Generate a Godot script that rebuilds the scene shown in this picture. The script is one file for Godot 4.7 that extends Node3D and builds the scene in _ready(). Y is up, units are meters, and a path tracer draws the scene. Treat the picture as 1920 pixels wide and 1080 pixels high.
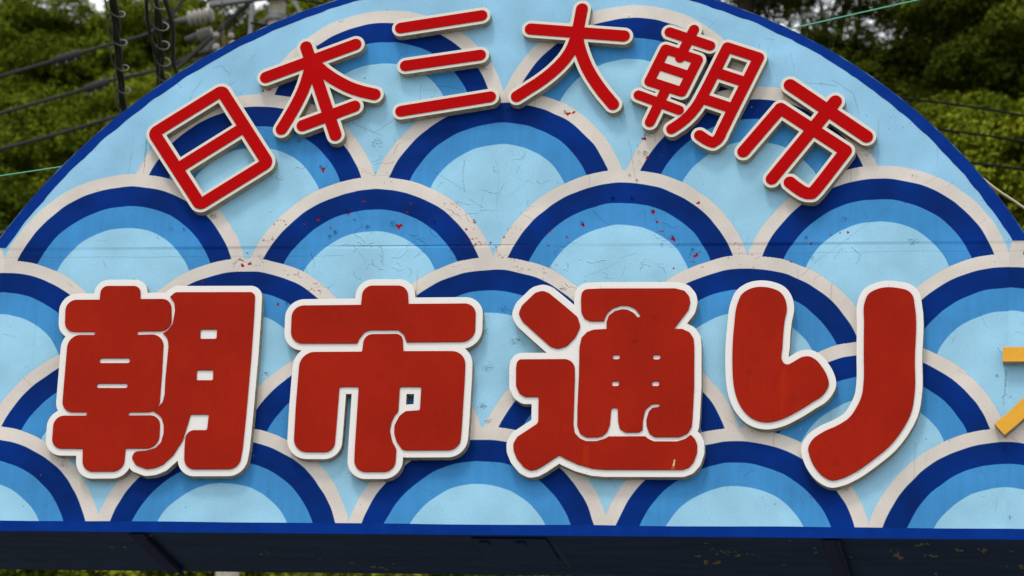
extends Node3D
# A painted street arch carrying raised lettering, seen from the street below, with a wooded hill, a utility pole and cables behind it.
# The sign's own plane is z = 0; its drawings are written in millimetres from (0, LIFT) on that plane.

const LIFT := 6.235            # height of the drawing's zero above the street
const DEEP := 0.60             # how far the box of the arch reaches back
const OUT_C := Vector2(1508, -1247)
const OUT_R := 2405.0
const IN_C := Vector2(1505, -1202)
const IN_R := 2333.0
const SEAM := -13.0            # joint between the arched sheet and the long sheet
const FOOT := -1188.0
const LEFT_END := -1500.0
const RIGHT_END := 4520.0

var used := {}
var M := {}
var on_board := Vector2.ZERO     # where the plate being cut lies, for its texture coordinates

func _ready() -> void:
	# ---- camera, sky, sun, exposure
	var cam := Camera3D.new()
	cam.name = "camera"
	add_child(cam)
	var lens := CameraAttributesPhysical.new()
	lens.frustum_focal_length = 144.4
	lens.exposure_aperture = 8.0
	lens.frustum_focus_distance = 13.4
	lens.frustum_near = 0.1
	lens.frustum_far = 600.0
	cam.attributes = lens
	cam.fov = 2.0 * rad_to_deg(atan(540.0 / 6500.0))
	cam.near = 0.1
	cam.far = 600.0
	cam.transform = Transform3D(Basis(Vector3(0.98210603, 0.05844993, -0.17902889), Vector3(0.0047855, 0.94256651, 0.33398423), Vector3(0.18826799, -0.32886467, 0.92542055)), Vector3(4.124, -4.6346 + LIFT, 12.4944))
	cam.current = true
	var sky_look := ProceduralSkyMaterial.new()
	sky_look.sky_top_color = Color(0.985, 0.99, 1.0)
	sky_look.sky_horizon_color = Color(0.76, 0.77, 0.79)
	sky_look.sky_curve = 0.3
	sky_look.sky_energy_multiplier = 1.0
	sky_look.ground_bottom_color = Color(0.16, 0.16, 0.15)
	sky_look.ground_horizon_color = Color(0.5, 0.5, 0.49)
	sky_look.sun_angle_max = 1.0
	var env := Environment.new()
	env.background_mode = Environment.BG_SKY
	env.background_energy_multiplier = 1.3
	env.sky = Sky.new()
	env.sky.sky_material = sky_look
	env.tonemap_mode = Environment.TONE_MAPPER_LINEAR
	env.tonemap_exposure = 1.13
	env.sdfgi_enabled = true
	env.ssao_enabled = true
	env.ssil_enabled = true
	var we := WorldEnvironment.new()
	we.name = "world_environment"
	we.environment = env
	add_child(we)
	var sun := DirectionalLight3D.new()
	sun.name = "sun"
	sun.light_color = Color(1.0, 0.97, 0.92)
	sun.light_energy = 0.42
	sun.light_angular_distance = 12.0
	sun.shadow_enabled = true
	add_child(sun)
	sun.look_at_from_position(Vector3(-2.5, 12, 6), Vector3.ZERO)

	make_materials()
	build_setting()
	build_arch()
	build_pole()
	build_cables()
	build_trees()

# ---------------------------------------------------------------- naming
func numbered(called: String) -> String:
	if not used.has(called):
		used[called] = 0
		return called
	used[called] += 1
	return "%s_%03d" % [called, used[called]]

func thing(called: String, label: String, category: String, where := Vector3.ZERO, group := "") -> Node3D:
	var o := Node3D.new()
	o.name = numbered(called)
	add_child(o)
	o.position = where
	tag(o, label, category, group)
	return o

func tag(o: Node, label: String, category := "", group := "") -> void:
	o.set_meta("label", label)
	if category:
		o.set_meta("category", category)
	if group:
		o.set_meta("group", group)

func part(called: String, mesh: Mesh, mat: Material, parent: Node, where := Vector3.ZERO, label := "") -> MeshInstance3D:
	var o := MeshInstance3D.new()
	o.name = called
	o.mesh = mesh
	o.material_override = mat
	o.position = where
	if label:
		o.set_meta("label", label)
	parent.add_child(o, true)
	return o

# ---------------------------------------------------------------- drawing in the plane
func pts(flat: Array) -> PackedVector2Array:
	var p := PackedVector2Array()
	for i in range(0, flat.size(), 2):
		p.append(Vector2(flat[i], flat[i + 1]))
	return p

# A closed outline of x, y, corner radius, with its corners rounded.
func rounded(flat: Array) -> PackedVector2Array:
	var n := flat.size() / 3
	var p := PackedVector2Array()
	for i in n:
		var a := Vector2(flat[3 * ((i + n - 1) % n)], flat[3 * ((i + n - 1) % n) + 1])
		var b := Vector2(flat[3 * i], flat[3 * i + 1])
		var c := Vector2(flat[3 * ((i + 1) % n)], flat[3 * ((i + 1) % n) + 1])
		var r: float = flat[3 * i + 2]
		var u := (a - b).normalized()
		var v := (c - b).normalized()
		var bend := PI - acos(clampf(u.dot(v), -1.0, 1.0))
		if r < 3.0 or bend < 0.05:
			p.append(b)
			continue
		var cut := minf(r * tan(bend / 2.0), 0.49 * minf(a.distance_to(b), c.distance_to(b)))
		var s := b + u * cut
		var e := b + v * cut
		var steps := clampi(int(bend / 0.11), 2, 14)
		for k in steps + 1:
			var t := k / float(steps)
			var w := cos(bend / 2.0)
			var w0 := (1.0 - t) * (1.0 - t)
			var w1 := 2.0 * t * (1.0 - t) * w
			var w2 := t * t
			p.append((s * w0 + b * w1 + e * w2) / (w0 + w1 + w2))
	return tidy(p)

func flowing(flat: Array) -> PackedVector2Array:       # a closed smooth line through the points of an outline
	var n := flat.size() / 3
	var q: Array = []
	for i in n:
		q.append(Vector2(flat[3 * i], flat[3 * i + 1]))
	var p := PackedVector2Array()
	for i in n:
		var a: Vector2 = q[(i + n - 1) % n]
		var b: Vector2 = q[i]
		var c: Vector2 = q[(i + 1) % n]
		var d: Vector2 = q[(i + 2) % n]
		for k in 6:
			p.append(b.cubic_interpolate_in_time(c, a, d, k / 6.0, b.distance_to(c), -a.distance_to(b), b.distance_to(c) + c.distance_to(d)))
	return tidy(p)

func tidy(p: PackedVector2Array, least := 0.7) -> PackedVector2Array:
	var q := PackedVector2Array()
	for v in p:
		if q.is_empty() or q[q.size() - 1].distance_to(v) > least:
			q.append(v)
	while q.size() > 2 and q[0].distance_to(q[q.size() - 1]) <= least:
		q.remove_at(q.size() - 1)
	return q

func smooth_line(p: PackedVector2Array) -> PackedVector2Array:   # corner cutting of the open bends of a stroke
	var q := PackedVector2Array([p[0]])
	for i in range(1, p.size() - 1):
		var u := (p[i] - p[i - 1]).normalized()
		var v := (p[i + 1] - p[i]).normalized()
		if u.dot(v) < 0.75:
			q.append(p[i])
		else:
			q.append(p[i].lerp(p[i - 1], 0.27))
			q.append(p[i].lerp(p[i + 1], 0.27))
	q.append(p[p.size() - 1])
	return q

# Joins polygons: {"outer": [...], "holes": [...]}
func join(polys: Array, least := 60.0) -> Dictionary:
	var outer: Array = []
	var holes: Array = []
	for p in polys:
		var cur: PackedVector2Array = p
		if Geometry2D.is_polygon_clockwise(cur):
			cur.reverse()
		var left: Array = []
		for h in holes:
			for piece in Geometry2D.clip_polygons(h, cur):
				left.append(piece)
		holes = left
		var rest: Array = []
		for o in outer:
			if Geometry2D.intersect_polygons(o, cur).is_empty():
				rest.append(o)
				continue
			var big := 0.0
			var grown: PackedVector2Array = cur
			for r in Geometry2D.merge_polygons(o, cur):
				if Geometry2D.is_polygon_clockwise(r):
					holes.append(r)
				elif absf(area(r)) > big:
					big = absf(area(r))
					grown = r
			cur = grown
		rest.append(cur)
		outer = rest
	var kept: Array = []
	for h in holes:
		if absf(area(h)) > least:
			kept.append(tidy(h))
	var tidied: Array = []
	for o in outer:
		tidied.append(tidy(o))
	return {"outer": tidied, "holes": kept}

func area(p: PackedVector2Array) -> float:
	var s := 0.0
	for i in p.size():
		s += p[i].cross(p[(i + 1) % p.size()])
	return s / 2.0

func grown(p: PackedVector2Array, by: float) -> Array:
	var out: Array = []
	for r in Geometry2D.offset_polygon(p, by, Geometry2D.JOIN_ROUND):
		out.append(r)
	return out

# Cuts a polygon with holes into simple pieces.
func pieces(poly: PackedVector2Array, holes: Array, depth := 0) -> Array:
	var mine: Array = []
	for h in holes:
		if not Geometry2D.intersect_polygons(poly, h).is_empty():
			mine.append(h)
	if mine.is_empty() or depth > 10:
		return [poly]
	var h0: PackedVector2Array = mine[0]
	var mid := 0.0
	for v in h0:
		mid += v.x / h0.size()
	var out: Array = []
	for side in 2:
		var x0 := -9e4 if side == 0 else mid
		var x1 := mid if side == 0 else 9e4
		var half := PackedVector2Array([Vector2(x0, -9e4), Vector2(x1, -9e4), Vector2(x1, 9e4), Vector2(x0, 9e4)])
		for p in Geometry2D.intersect_polygons(poly, half):
			var again: Array = [p]
			for h in Geometry2D.intersect_polygons(h0, half):
				var next: Array = []
				for q in again:
					for r in Geometry2D.clip_polygons(q, h):
						if not Geometry2D.is_polygon_clockwise(r):
							next.append(r)
				again = next
			for q in again:
				out.append_array(pieces(q, mine.slice(1), depth + 1))
	return out

func vertex_normals(p: PackedVector2Array) -> Array:
	# outward normals of a counter-clockwise outline: [mitred per vertex, per edge]
	var n := p.size()
	var edges := PackedVector2Array()
	for i in n:
		var d := (p[(i + 1) % n] - p[i]).normalized()
		edges.append(Vector2(d.y, -d.x))
	var at := PackedVector2Array()
	for i in n:
		var a := edges[(i + n - 1) % n]
		var b := edges[i]
		var m := (a + b)
		at.append(m / maxf(0.35, (1.0 + a.dot(b))) if m.length() > 0.01 else b)
	return [at, edges]

# A plate cut to shape: front face at z1, sides down to z0, edges eased by cut (all millimetres), moved by -mid.
func plate(shape: Dictionary, z0: float, z1: float, cut: float, mid: Vector2, sides := true, front := true) -> ArrayMesh:
	on_board = mid
	var st := SurfaceTool.new()
	st.begin(Mesh.PRIMITIVE_TRIANGLES)
	var face_outer: Array = []
	var face_holes: Array = []
	for group in 2:
		for o in (shape.outer if group == 0 else shape.holes):
			var p: PackedVector2Array = o.duplicate()
			if Geometry2D.is_polygon_clockwise(p) != (group == 1):
				p.reverse()
			var nn := vertex_normals(p)
			var at: PackedVector2Array = nn[0]
			var ed: PackedVector2Array = nn[1]
			var inner := PackedVector2Array()
			for i in p.size():
				inner.append(p[i] - at[i] * cut)
			(face_outer if group == 0 else face_holes).append(inner)
			for i in p.size():
				var j := (i + 1) % p.size()
				var na := at[i].normalized() if at[i].normalized().dot(ed[i]) > 0.9 else ed[i]
				var nb := at[j].normalized() if at[j].normalized().dot(ed[i]) > 0.9 else ed[i]
				if sides:
					quad(st, v3(p[i] - mid, z0), v3(p[j] - mid, z0), v3(p[j] - mid, z1 - cut), v3(p[i] - mid, z1 - cut), Vector3(na.x, na.y, 0), Vector3(nb.x, nb.y, 0))
				if front:
					quad(st, v3(p[i] - mid, z1 - cut), v3(p[j] - mid, z1 - cut), v3(inner[j] - mid, z1), v3(inner[i] - mid, z1), Vector3(na.x, na.y, 1).normalized(), Vector3(nb.x, nb.y, 1).normalized())
	for o in (face_outer if front else []):
		for q in pieces(o, face_holes):
			var tri := Geometry2D.triangulate_polygon(q)
			for k in range(0, tri.size(), 3):
				tri_up(st, v3(q[tri[k]] - mid, z1), v3(q[tri[k + 1]] - mid, z1), v3(q[tri[k + 2]] - mid, z1))
	st.index()
	return st.commit()

func v3(p: Vector2, z: float) -> Vector3:
	return Vector3(p.x, p.y, z) * 0.001

func red_uv(v: Vector3, mid: Vector2) -> Vector2:      # place on the board of the big red faces
	return Vector2((v.x * 1000.0 + mid.x - RED_X) / RED_W, (RED_TOP - v.y * 1000.0 - mid.y) / RED_H)

func quad(st: SurfaceTool, a: Vector3, b: Vector3, c: Vector3, d: Vector3, na: Vector3, nb: Vector3) -> void:
	# a b c d counter-clockwise seen from outside; front faces run clockwise
	for k in [[a, na], [c, nb], [b, nb], [a, na], [d, na], [c, nb]]:
		st.set_normal(k[1])
		st.set_uv(red_uv(k[0], on_board))
		st.add_vertex(k[0])

func tri_up(st: SurfaceTool, a: Vector3, b: Vector3, c: Vector3) -> void:
	if (b - a).cross(c - a).z < 0.0:
		var t := b
		b = c
		c = t
	for k in [a, c, b]:
		st.set_normal(Vector3(0, 0, 1))
		st.set_uv(red_uv(k, on_board))
		st.add_vertex(k)

# A flat sheet in the sign's plane with texture coordinates in the layout of the paint texture.
func sheet(p: PackedVector2Array, z: float, uv_of_paint := true) -> ArrayMesh:
	var st := SurfaceTool.new()
	st.begin(Mesh.PRIMITIVE_TRIANGLES)
	var tri := Geometry2D.triangulate_polygon(p)
	for k in range(0, tri.size(), 3):
		var q := [p[tri[k]], p[tri[k + 1]], p[tri[k + 2]]]
		if (q[1] - q[0]).cross(q[2] - q[0]) > 0.0:
			q = [q[0], q[2], q[1]]
		for v in q:
			st.set_normal(Vector3(0, 0, 1))
			st.set_tangent(Plane(1, 0, 0, 1))
			if uv_of_paint:
				st.set_uv(paint_uv(v))
			st.add_vertex(v3(v, z))
	return st.commit()

func paint_uv(v: Vector2) -> Vector2:
	return Vector2((v.x - PAINT_X) / PAINT_W, (PAINT_TOP - v.y) / PAINT_H)

# ---------------------------------------------------------------- solids
func box(size: Vector3, at := Vector3.ZERO, ease := 0.004) -> ArrayMesh:
	var st := SurfaceTool.new()
	st.begin(Mesh.PRIMITIVE_TRIANGLES)
	add_box(st, size, Transform3D(Basis.IDENTITY, at), ease)
	st.generate_normals()
	return st.commit()

func add_box(st: SurfaceTool, size: Vector3, t: Transform3D, ease := 0.004) -> void:
	# a box with chamfered edges, flat shaded
	st.set_smooth_group(-1)
	var h := size / 2.0
	var e := minf(ease, minf(h.x, minf(h.y, h.z)) * 0.6)
	var faces: Array = []
	var corner := func(s: Vector3, axis: int) -> Vector3:
		var v := Vector3(s.x * (h.x - e), s.y * (h.y - e), s.z * (h.z - e))
		v[axis] = s[axis] * h[axis]
		return v
	for axis in 3:
		for s in [-1, 1]:
			var u := (axis + 1) % 3
			var w := (axis + 2) % 3
			var f: Array = []
			for k in [[-1, -1], [1, -1], [1, 1], [-1, 1]]:
				var c := Vector3.ZERO
				c[axis] = s
				c[u] = k[0]
				c[w] = k[1]
				f.append(corner.call(c, axis))
			faces.append(f)
	for axis in 3:
		var u := (axis + 1) % 3
		var w := (axis + 2) % 3
		for su in [-1, 1]:
			for sw in [-1, 1]:
				var a := Vector3.ZERO
				a[u] = su
				a[w] = sw
				a[axis] = -1
				var b := a
				b[axis] = 1
				faces.append([corner.call(a, u), corner.call(b, u), corner.call(b, w), corner.call(a, w)])
	for sx in [-1, 1]:
		for sy in [-1, 1]:
			for sz in [-1, 1]:
				var c := Vector3(sx, sy, sz)
				faces.append([corner.call(c, 0), corner.call(c, 1), corner.call(c, 2)])
	for f in faces:
		var n: Vector3 = (f[1] - f[0]).cross(f[2] - f[0])
		var mid := Vector3.ZERO
		for v in f:
			mid += v / f.size()
		if n.dot(mid) > 0.0:
			f.reverse()
		for k in range(1, f.size() - 1):
			for v in [f[0], f[k], f[k + 1]]:
				st.add_vertex(t * v)

func tube(path: Array, radius: Array, sides := 10) -> ArrayMesh:
	var st := SurfaceTool.new()
	st.begin(Mesh.PRIMITIVE_TRIANGLES)
	add_tube(st, path, radius, sides)
	st.generate_normals()
	return st.commit()

func add_tube(st: SurfaceTool, path: Array, radius: Array, sides := 10) -> void:
	st.set_smooth_group(1)
	var rings: Array = []
	var side := Vector3.ZERO
	for i in path.size():
		var d: Vector3 = (path[mini(i + 1, path.size() - 1)] - path[maxi(i - 1, 0)]).normalized()
		if side == Vector3.ZERO:
			side = d.cross(Vector3.UP if absf(d.y) < 0.9 else Vector3.RIGHT).normalized()
		side = (side - d * side.dot(d)).normalized()
		var other := d.cross(side)
		var r: float = radius[mini(i, radius.size() - 1)]
		var ring: Array = []
		for k in sides:
			var a := TAU * k / sides
			ring.append(path[i] + (side * cos(a) + other * sin(a)) * r)
		rings.append(ring)
	for i in rings.size() - 1:
		for k in sides:
			var l := (k + 1) % sides
			for v in [rings[i][k], rings[i + 1][k], rings[i + 1][l], rings[i][k], rings[i + 1][l], rings[i][l]]:
				st.add_vertex(v)
	for e in 2:
		st.set_smooth_group(-1)
		var ring: Array = rings[0] if e == 0 else rings[rings.size() - 1]
		for k in range(1, sides - 1):
			for v in ([ring[0], ring[k], ring[k + 1]] if e == 0 else [ring[0], ring[k + 1], ring[k]]):
				st.add_vertex(v)

func curve(points: Array, step := 0.1) -> Array:      # a smooth line through the points
	var c := Curve3D.new()
	for i in points.size():
		var before: Vector3 = points[maxi(i - 1, 0)]
		var after: Vector3 = points[mini(i + 1, points.size() - 1)]
		var d := (after - before).normalized() / 3.0
		c.add_point(points[i], -d * points[i].distance_to(before), d * points[i].distance_to(after))
	c.bake_interval = step
	return Array(c.get_baked_points())

func lathe(profile: Array, sides := 16) -> ArrayMesh:   # [radius, height] pairs turned about y
	var st := SurfaceTool.new()
	st.begin(Mesh.PRIMITIVE_TRIANGLES)
	st.set_smooth_group(1)
	for i in profile.size() - 1:
		for k in sides:
			var a := TAU * k / sides
			var b := TAU * (k + 1) / sides
			var q: Array = []
			for e in [[i, a], [i, b], [i + 1, b], [i + 1, a]]:
				q.append(Vector3(cos(e[1]) * profile[e[0]][0], profile[e[0]][1], sin(e[1]) * profile[e[0]][0]))
			for v in [q[0], q[1], q[2], q[0], q[2], q[3]]:
				st.add_vertex(v)
	st.generate_normals()
	return st.commit()

# ---------------------------------------------------------------- materials
const PAINT_X := -500.0
const PAINT_W := 4000.0
const PAINT_TOP := 1170.0
const PAINT_H := 2400.0
const TX := 2048
const TY := 1228

func soft(col: Color, rough: float, bump: Texture2D = null, depth := 0.3, scale := 1.0, tint: Texture2D = null) -> StandardMaterial3D:
	var m := StandardMaterial3D.new()
	m.albedo_color = col
	m.roughness = rough
	m.metallic_specular = 0.15
	if tint:
		m.albedo_texture = tint
	if bump:
		m.normal_enabled = true
		m.normal_texture = bump
		m.normal_scale = depth
	if tint or bump:
		m.uv1_triplanar = true
		m.uv1_world_triplanar = true
		m.uv1_scale = Vector3.ONE * scale
	return m

func noise(freq: float, octaves: int, seed_ := 1, kind := FastNoiseLite.TYPE_SIMPLEX_SMOOTH) -> FastNoiseLite:
	var n := FastNoiseLite.new()
	n.seed = seed_
	n.noise_type = kind
	n.frequency = freq
	n.fractal_octaves = octaves
	return n

func ramp(stops: Array) -> Gradient:
	var g := Gradient.new()
	var o := PackedFloat32Array()
	var c := PackedColorArray()
	for s in stops:
		o.append(s[0])
		c.append(s[1])
	g.offsets = o
	g.colors = c
	return g

func noise_tint(freq: float, octaves: int, seed_: int, stops: Array, size := 512) -> Texture2D:
	var img := noise(freq, octaves, seed_).get_seamless_image(size, size)
	img.convert(Image.FORMAT_L8)
	var g := ramp(stops)
	var src := img.get_data()
	var table: Array = []
	for i in 256:
		var c := g.sample(i / 255.0)
		table.append([int(c.r * 255), int(c.g * 255), int(c.b * 255)])
	var out := PackedByteArray()
	out.resize(size * size * 3)
	for i in src.size():
		var t: Array = table[src[i]]
		out[3 * i] = t[0]
		out[3 * i + 1] = t[1]
		out[3 * i + 2] = t[2]
	var made := Image.create_from_data(size, size, false, Image.FORMAT_RGB8, out)
	made.generate_mipmaps()
	return ImageTexture.create_from_image(made)

func noise_bump(freq: float, octaves: int, seed_: int, strength: float, size := 512) -> Texture2D:
	var img := noise(freq, octaves, seed_).get_seamless_image(size, size)
	img.convert(Image.FORMAT_RF)
	img.bump_map_to_normal_map(strength)
	img.generate_mipmaps()
	return ImageTexture.create_from_image(img)

func make_materials() -> void:
	var grain := noise_bump(0.02, 4, 3, 2.0)
	M.paint = paint_material()
	M.red_gloss = soft(Color(1, 1, 1), 0.42, grain, 0.06, 1.3, noise_tint(0.012, 5, 21, [[0.0, Color(0.70, 0.0, 0.014)], [0.6, Color(0.71, 0.0, 0.015)], [1.0, Color(0.725, 0.012, 0.02)]]))
	M.red_faded = red_board()
	M.white_big = soft(Color(1, 1, 1), 0.55, grain, 0.03, 0.9, specked(91, Color(0.93, 0.925, 0.915), 260))
	M.white_small = soft(Color(1, 1, 1), 0.55, grain, 0.03, 0.9, specked(92, Color(0.88, 0.865, 0.82), 330))
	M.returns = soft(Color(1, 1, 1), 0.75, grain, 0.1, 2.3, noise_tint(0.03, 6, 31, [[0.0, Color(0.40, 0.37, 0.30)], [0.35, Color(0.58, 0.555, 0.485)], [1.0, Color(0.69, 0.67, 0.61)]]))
	M.yellow = soft(Color(1, 1, 1), 0.5, grain, 0.12, 1.7, noise_tint(0.015, 5, 25, [[0.0, Color(0.90, 0.66, 0.22)], [1.0, Color(0.93, 0.70, 0.27)]]))
	M.navy = soft(Color(1, 1, 1), 0.45, grain, 0.15, 1.1, noise_tint(0.014, 5, 26, [[0.0, Color(0.0, 0.18, 0.51)], [0.6, Color(0.0, 0.20, 0.55)], [1.0, Color(0.02, 0.22, 0.57)]]))
	M.lit_edge = soft(Color(1, 1, 1), 0.6, grain, 0.2, 0.35, noise_tint(0.05, 6, 27, [[0.0, Color(0.04, 0.16, 0.44)], [0.5, Color(0.16, 0.28, 0.50)], [0.8, Color(0.42, 0.50, 0.62)], [1.0, Color(0.62, 0.66, 0.72)]]))  # pale tones stand in for light caught along the arch edge
	M.soffit = soffit_material()
	M.rusty = soft(Color(1, 1, 1), 0.8, grain, 0.4, 3.0, noise_tint(0.03, 5, 28, [[0.0, Color(0.09, 0.15, 0.28)], [0.5, Color(0.11, 0.18, 0.32)], [0.62, Color(0.2, 0.12, 0.07)], [1.0, Color(0.3, 0.18, 0.1)]]))
	M.cable = soft(Color(0.235, 0.235, 0.24), 0.55, grain, 0.3, 4.0)
	M.cable_black = soft(Color(0.10, 0.10, 0.105), 0.5, grain, 0.3, 4.0)
	M.cable_grey = soft(Color(0.40, 0.40, 0.40), 0.6, grain, 0.3, 4.0)
	M.spiral = soft(Color(0.33, 0.34, 0.32), 0.5)
	M.concrete = soft(Color(1, 1, 1), 0.85, grain, 0.5, 1.2, noise_tint(0.03, 5, 29, [[0.0, Color(0.56, 0.53, 0.47)], [0.5, Color(0.68, 0.65, 0.59)], [1.0, Color(0.76, 0.74, 0.69)]]))
	M.galvanised = soft(Color(1, 1, 1), 0.55, grain, 0.3, 1.5, noise_tint(0.03, 4, 30, [[0.0, Color(0.40, 0.41, 0.42)], [1.0, Color(0.56, 0.57, 0.58)]]))
	M.galvanised.metallic = 0.3
	M.porcelain = soft(Color(0.60, 0.59, 0.56), 0.4)
	M.rope = soft(Color(0.74, 0.70, 0.58), 0.85, grain, 0.6, 9.0)
	M.green_wire = soft(Color(0.45, 0.76, 0.62), 0.5)
	M.brown_wire = soft(Color(0.36, 0.30, 0.23), 0.7)
	M.bark = soft(Color(1, 1, 1), 0.95, noise_bump(0.04, 5, 33, 12.0), 1.0, 0.7, noise_tint(0.03, 5, 32, [[0.0, Color(0.17, 0.14, 0.11)], [1.0, Color(0.36, 0.32, 0.27)]]))
	M.asphalt = soft(Color(1, 1, 1), 0.95, grain, 0.7, 0.6, noise_tint(0.05, 5, 34, [[0.0, Color(0.38, 0.38, 0.375)], [1.0, Color(0.46, 0.455, 0.45)]]))
	M.paving = soft(Color(1, 1, 1), 0.9, grain, 0.5, 0.5, noise_tint(0.04, 5, 36, [[0.0, Color(0.50, 0.49, 0.47)], [1.0, Color(0.60, 0.59, 0.57)]]))
	M.kerb = soft(Color(0.56, 0.55, 0.53), 0.9, grain, 0.6, 0.9)
	M.hill = soft(Color(1, 1, 1), 1.0, grain, 1.0, 0.3, noise_tint(0.03, 6, 35, [[0.0, Color(0.10, 0.12, 0.05)], [0.6, Color(0.20, 0.24, 0.09)], [1.0, Color(0.28, 0.26, 0.15)]]))
	var leaf := StandardMaterial3D.new()
	leaf.albedo_color = Color(1, 1, 1)
	leaf.vertex_color_use_as_albedo = true
	leaf.roughness = 0.55
	leaf.metallic_specular = 0.06
	leaf.cull_mode = BaseMaterial3D.CULL_DISABLED
	leaf.backlight_enabled = true
	leaf.backlight = Color(0.10, 0.12, 0.02)
	M.leaf = leaf

# ---- the painted wave scales, computed in the layout of the sheet (millimetres)
const CHIPS := [1113, 65, 19, 783, 97, 9, 905, 123, 9, 728, 79, 6, 962, 174, 9, 1155, 163, 6, 1141, 127, 6, 836, 60, 5, 2124, 118, 13, 2141, 73, 8, 2163, 36, 6, 2151, 36, 4, 2207, 4, 13, 2299, -65, 14, 1849, 65, 12, 1788, 14, 6, 1716, -21, 5, 1717, 39, 7, 2299, 152, 10, 2090, 346, 10, 2074, 425, 13, 1764, 534, 13, 1787, 540, 10, 2884, 25, 7, 2854, 23, 4, 2817, 15, 4, 2744, -20, 7, 786, 310, 14, 927, 702, 4, 647, -259, 9, 489, -95, 12, 517, -88, 9, 509, 655, 6, 537, 660, 8, 331, -161, 6, 1486, -6, 6, 1384, 51, 7, 1417, 78, 6, 1538, 16, 6, 2214, -117, 5, 2668, -93, 5]
const CLUSTERS := [627, 80, 31, 22, 582, 22, 29, 18, 482, -88, 33, 26, 542, -73, 33, 12, 687, -118, 46, 12, 812, -186, 37, 12, 792, -213, 33, 8, 517, -32, 25, 8, 1306, 130, 54, 20, 1409, 28, 42, 16, 1445, -34, 46, 26, 1541, -39, 46, 24, 1629, -84, 63, 14, 1748, -140, 63, 14, 2331, -78, 63, 16, 2433, -46, 54, 16, 2497, -86, 54, 12, 1572, 45, 29, 8, 974, 247, 105, 8, 1878, -207, 29, 8, 2083, 324, 29, 10, 1009, 212, 84, 6]
const HAIRS := [[3066, 151, 2986, 77, 2889, 3, 2795, -70, 2701, -161], [2011, 421, 2027, 347, 2043, 268, 2058, 219], [1882, 125, 1948, 57, 1906, 51], [2088, 123, 2104, 45], [1235, 296, 1320, 243, 1369, 213], [857, 350, 993, 280, 1123, 279, 1229, 318], [1357, 344, 1358, 254, 1372, 208], [1442, 185, 1435, 129, 1510, 128], [1539, 180, 1610, 239, 1644, 273], [1486, 342, 1503, 274, 1503, 139], [1596, 116, 1651, 82], [2233, 763, 2252, 615], [1795, 760, 1808, 714, 1829, 725], [-16, 466, -17, 361, -22, 292], [49, 722, 115, 732, 166, 673], [252, 706, 213, 649, 196, 591], [345, 670, 387, 692], [889, 510, 980, 463, 1063, 519], [954, 521, 968, 475, 1013, 451], [622, 549, 667, 532], [1227, 666, 1293, 654, 1337, 646], [2805, 662, 2890, 604, 2913, 514], [2558, 531, 2680, 653, 2826, 639], [2634, 790, 2649, 710], [2816, 259, 2897, 314], [3227, 254, 3177, 222], [3289, 232, 3259, 206], [1864, -152, 1977, -98, 1997, -87], [2011, -153, 2024, -109], [2142, 45, 2106, 200], [1069, 739, 1062, 692], [1445, 140, 1389, 174], [494, 493, 584, 469], [2252, 809, 2339, 757], [39, 361, 17, 303], [292, 757, 325, 768, 362, 728]]
const CRACKED := [998, -80, 231, 99, 26, 1076, 31, 252, 88, 22, 1997, -87, 231, 88, 22, 2012, 46, 252, 77, 14, 1385, 242, 147, 132, 16, 1360, -38, 63, 88, 6, 682, 353, 126, 88, 8, 1576, 274, 105, 132, 10, 2826, -71, 84, 88, 6, 243, 83, 126, 66, 8, 825, 766, 126, 110, 10, 1025, 440, 126, 110, 10, 2162, 446, 105, 110, 8, 811, -168, 84, 44, 6, 3348, 319, 126, 88, 3, 3501, -544, 63, 88, 4, 2476, -630, 42, 66, 3, 1625, -206, 63, 33, 5]
const GRIME := [2962, 355, 29, 3, 1401, 737, 21, 3, 994, 422, 29, 2, 1520, 558, 12, 3, 1309, -237, 21, 3, 1477, -370, 25, 2, 1507, -522, 21, 2, 3503, -779, 21, 3, -168, -918, 25, 2, 1827, -436, 16, 2, 1646, -738, 16, 2, 1627, -414, 25, 1, 3134, -12, 18, 3, 523, 667, 21, 2, 675, 433, 12, 2, 2018, 584, 16, 3, 2088, 447, 25, 2, 2873, 82, 16, 2, 1496, -674, 16, 3, 1135, -347, 6, 2, 1535, 604, 8, 3, 530, -189, 12, 2, 1879, -240, 33, 1, 1207, -303, 12, 3, 1411, -760, 16, 2, 350, 117, 21, 3, 1556, -282, 18, 2, 1606, -414, 20, 2, 625, -544, 14, 2, 593, -719, 14, 2, 1783, -196, 16, 2, 1519, -738, 14, 2, 2338, -757, 12, 2, 1174, -890, 14, 2, 235, -992, 14, 2, 2902, -996, 16, 2, 1990, 941, 12, 1, 811, 954, 12, 1, 3166, -299, 12, 1]
# rows of scales: height of the centres, offset along the sheet, first and last centre
const ROWS := [[-1285.0, 496.0, -2, 5], [-937.0, 0.0, -2, 5], [-590.0, 500.0, -2, 5], [-232.0, 0.0, 0, 3], [115.0, 500.0, 0, 2], [472.0, 0.0, 1, 2]]
const NUDGE := {"0_0": Vector2(1, -1), "0_1": Vector2(7, 2), "0_2": Vector2(-6, -1), "3_0": Vector2(-5, 7), "3_1": Vector2(7, -16), "3_2": Vector2(-1, 2), "3_3": Vector2(-1, 7)}

var paint_px := PackedByteArray()
var paint_up := PackedFloat32Array()

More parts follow.
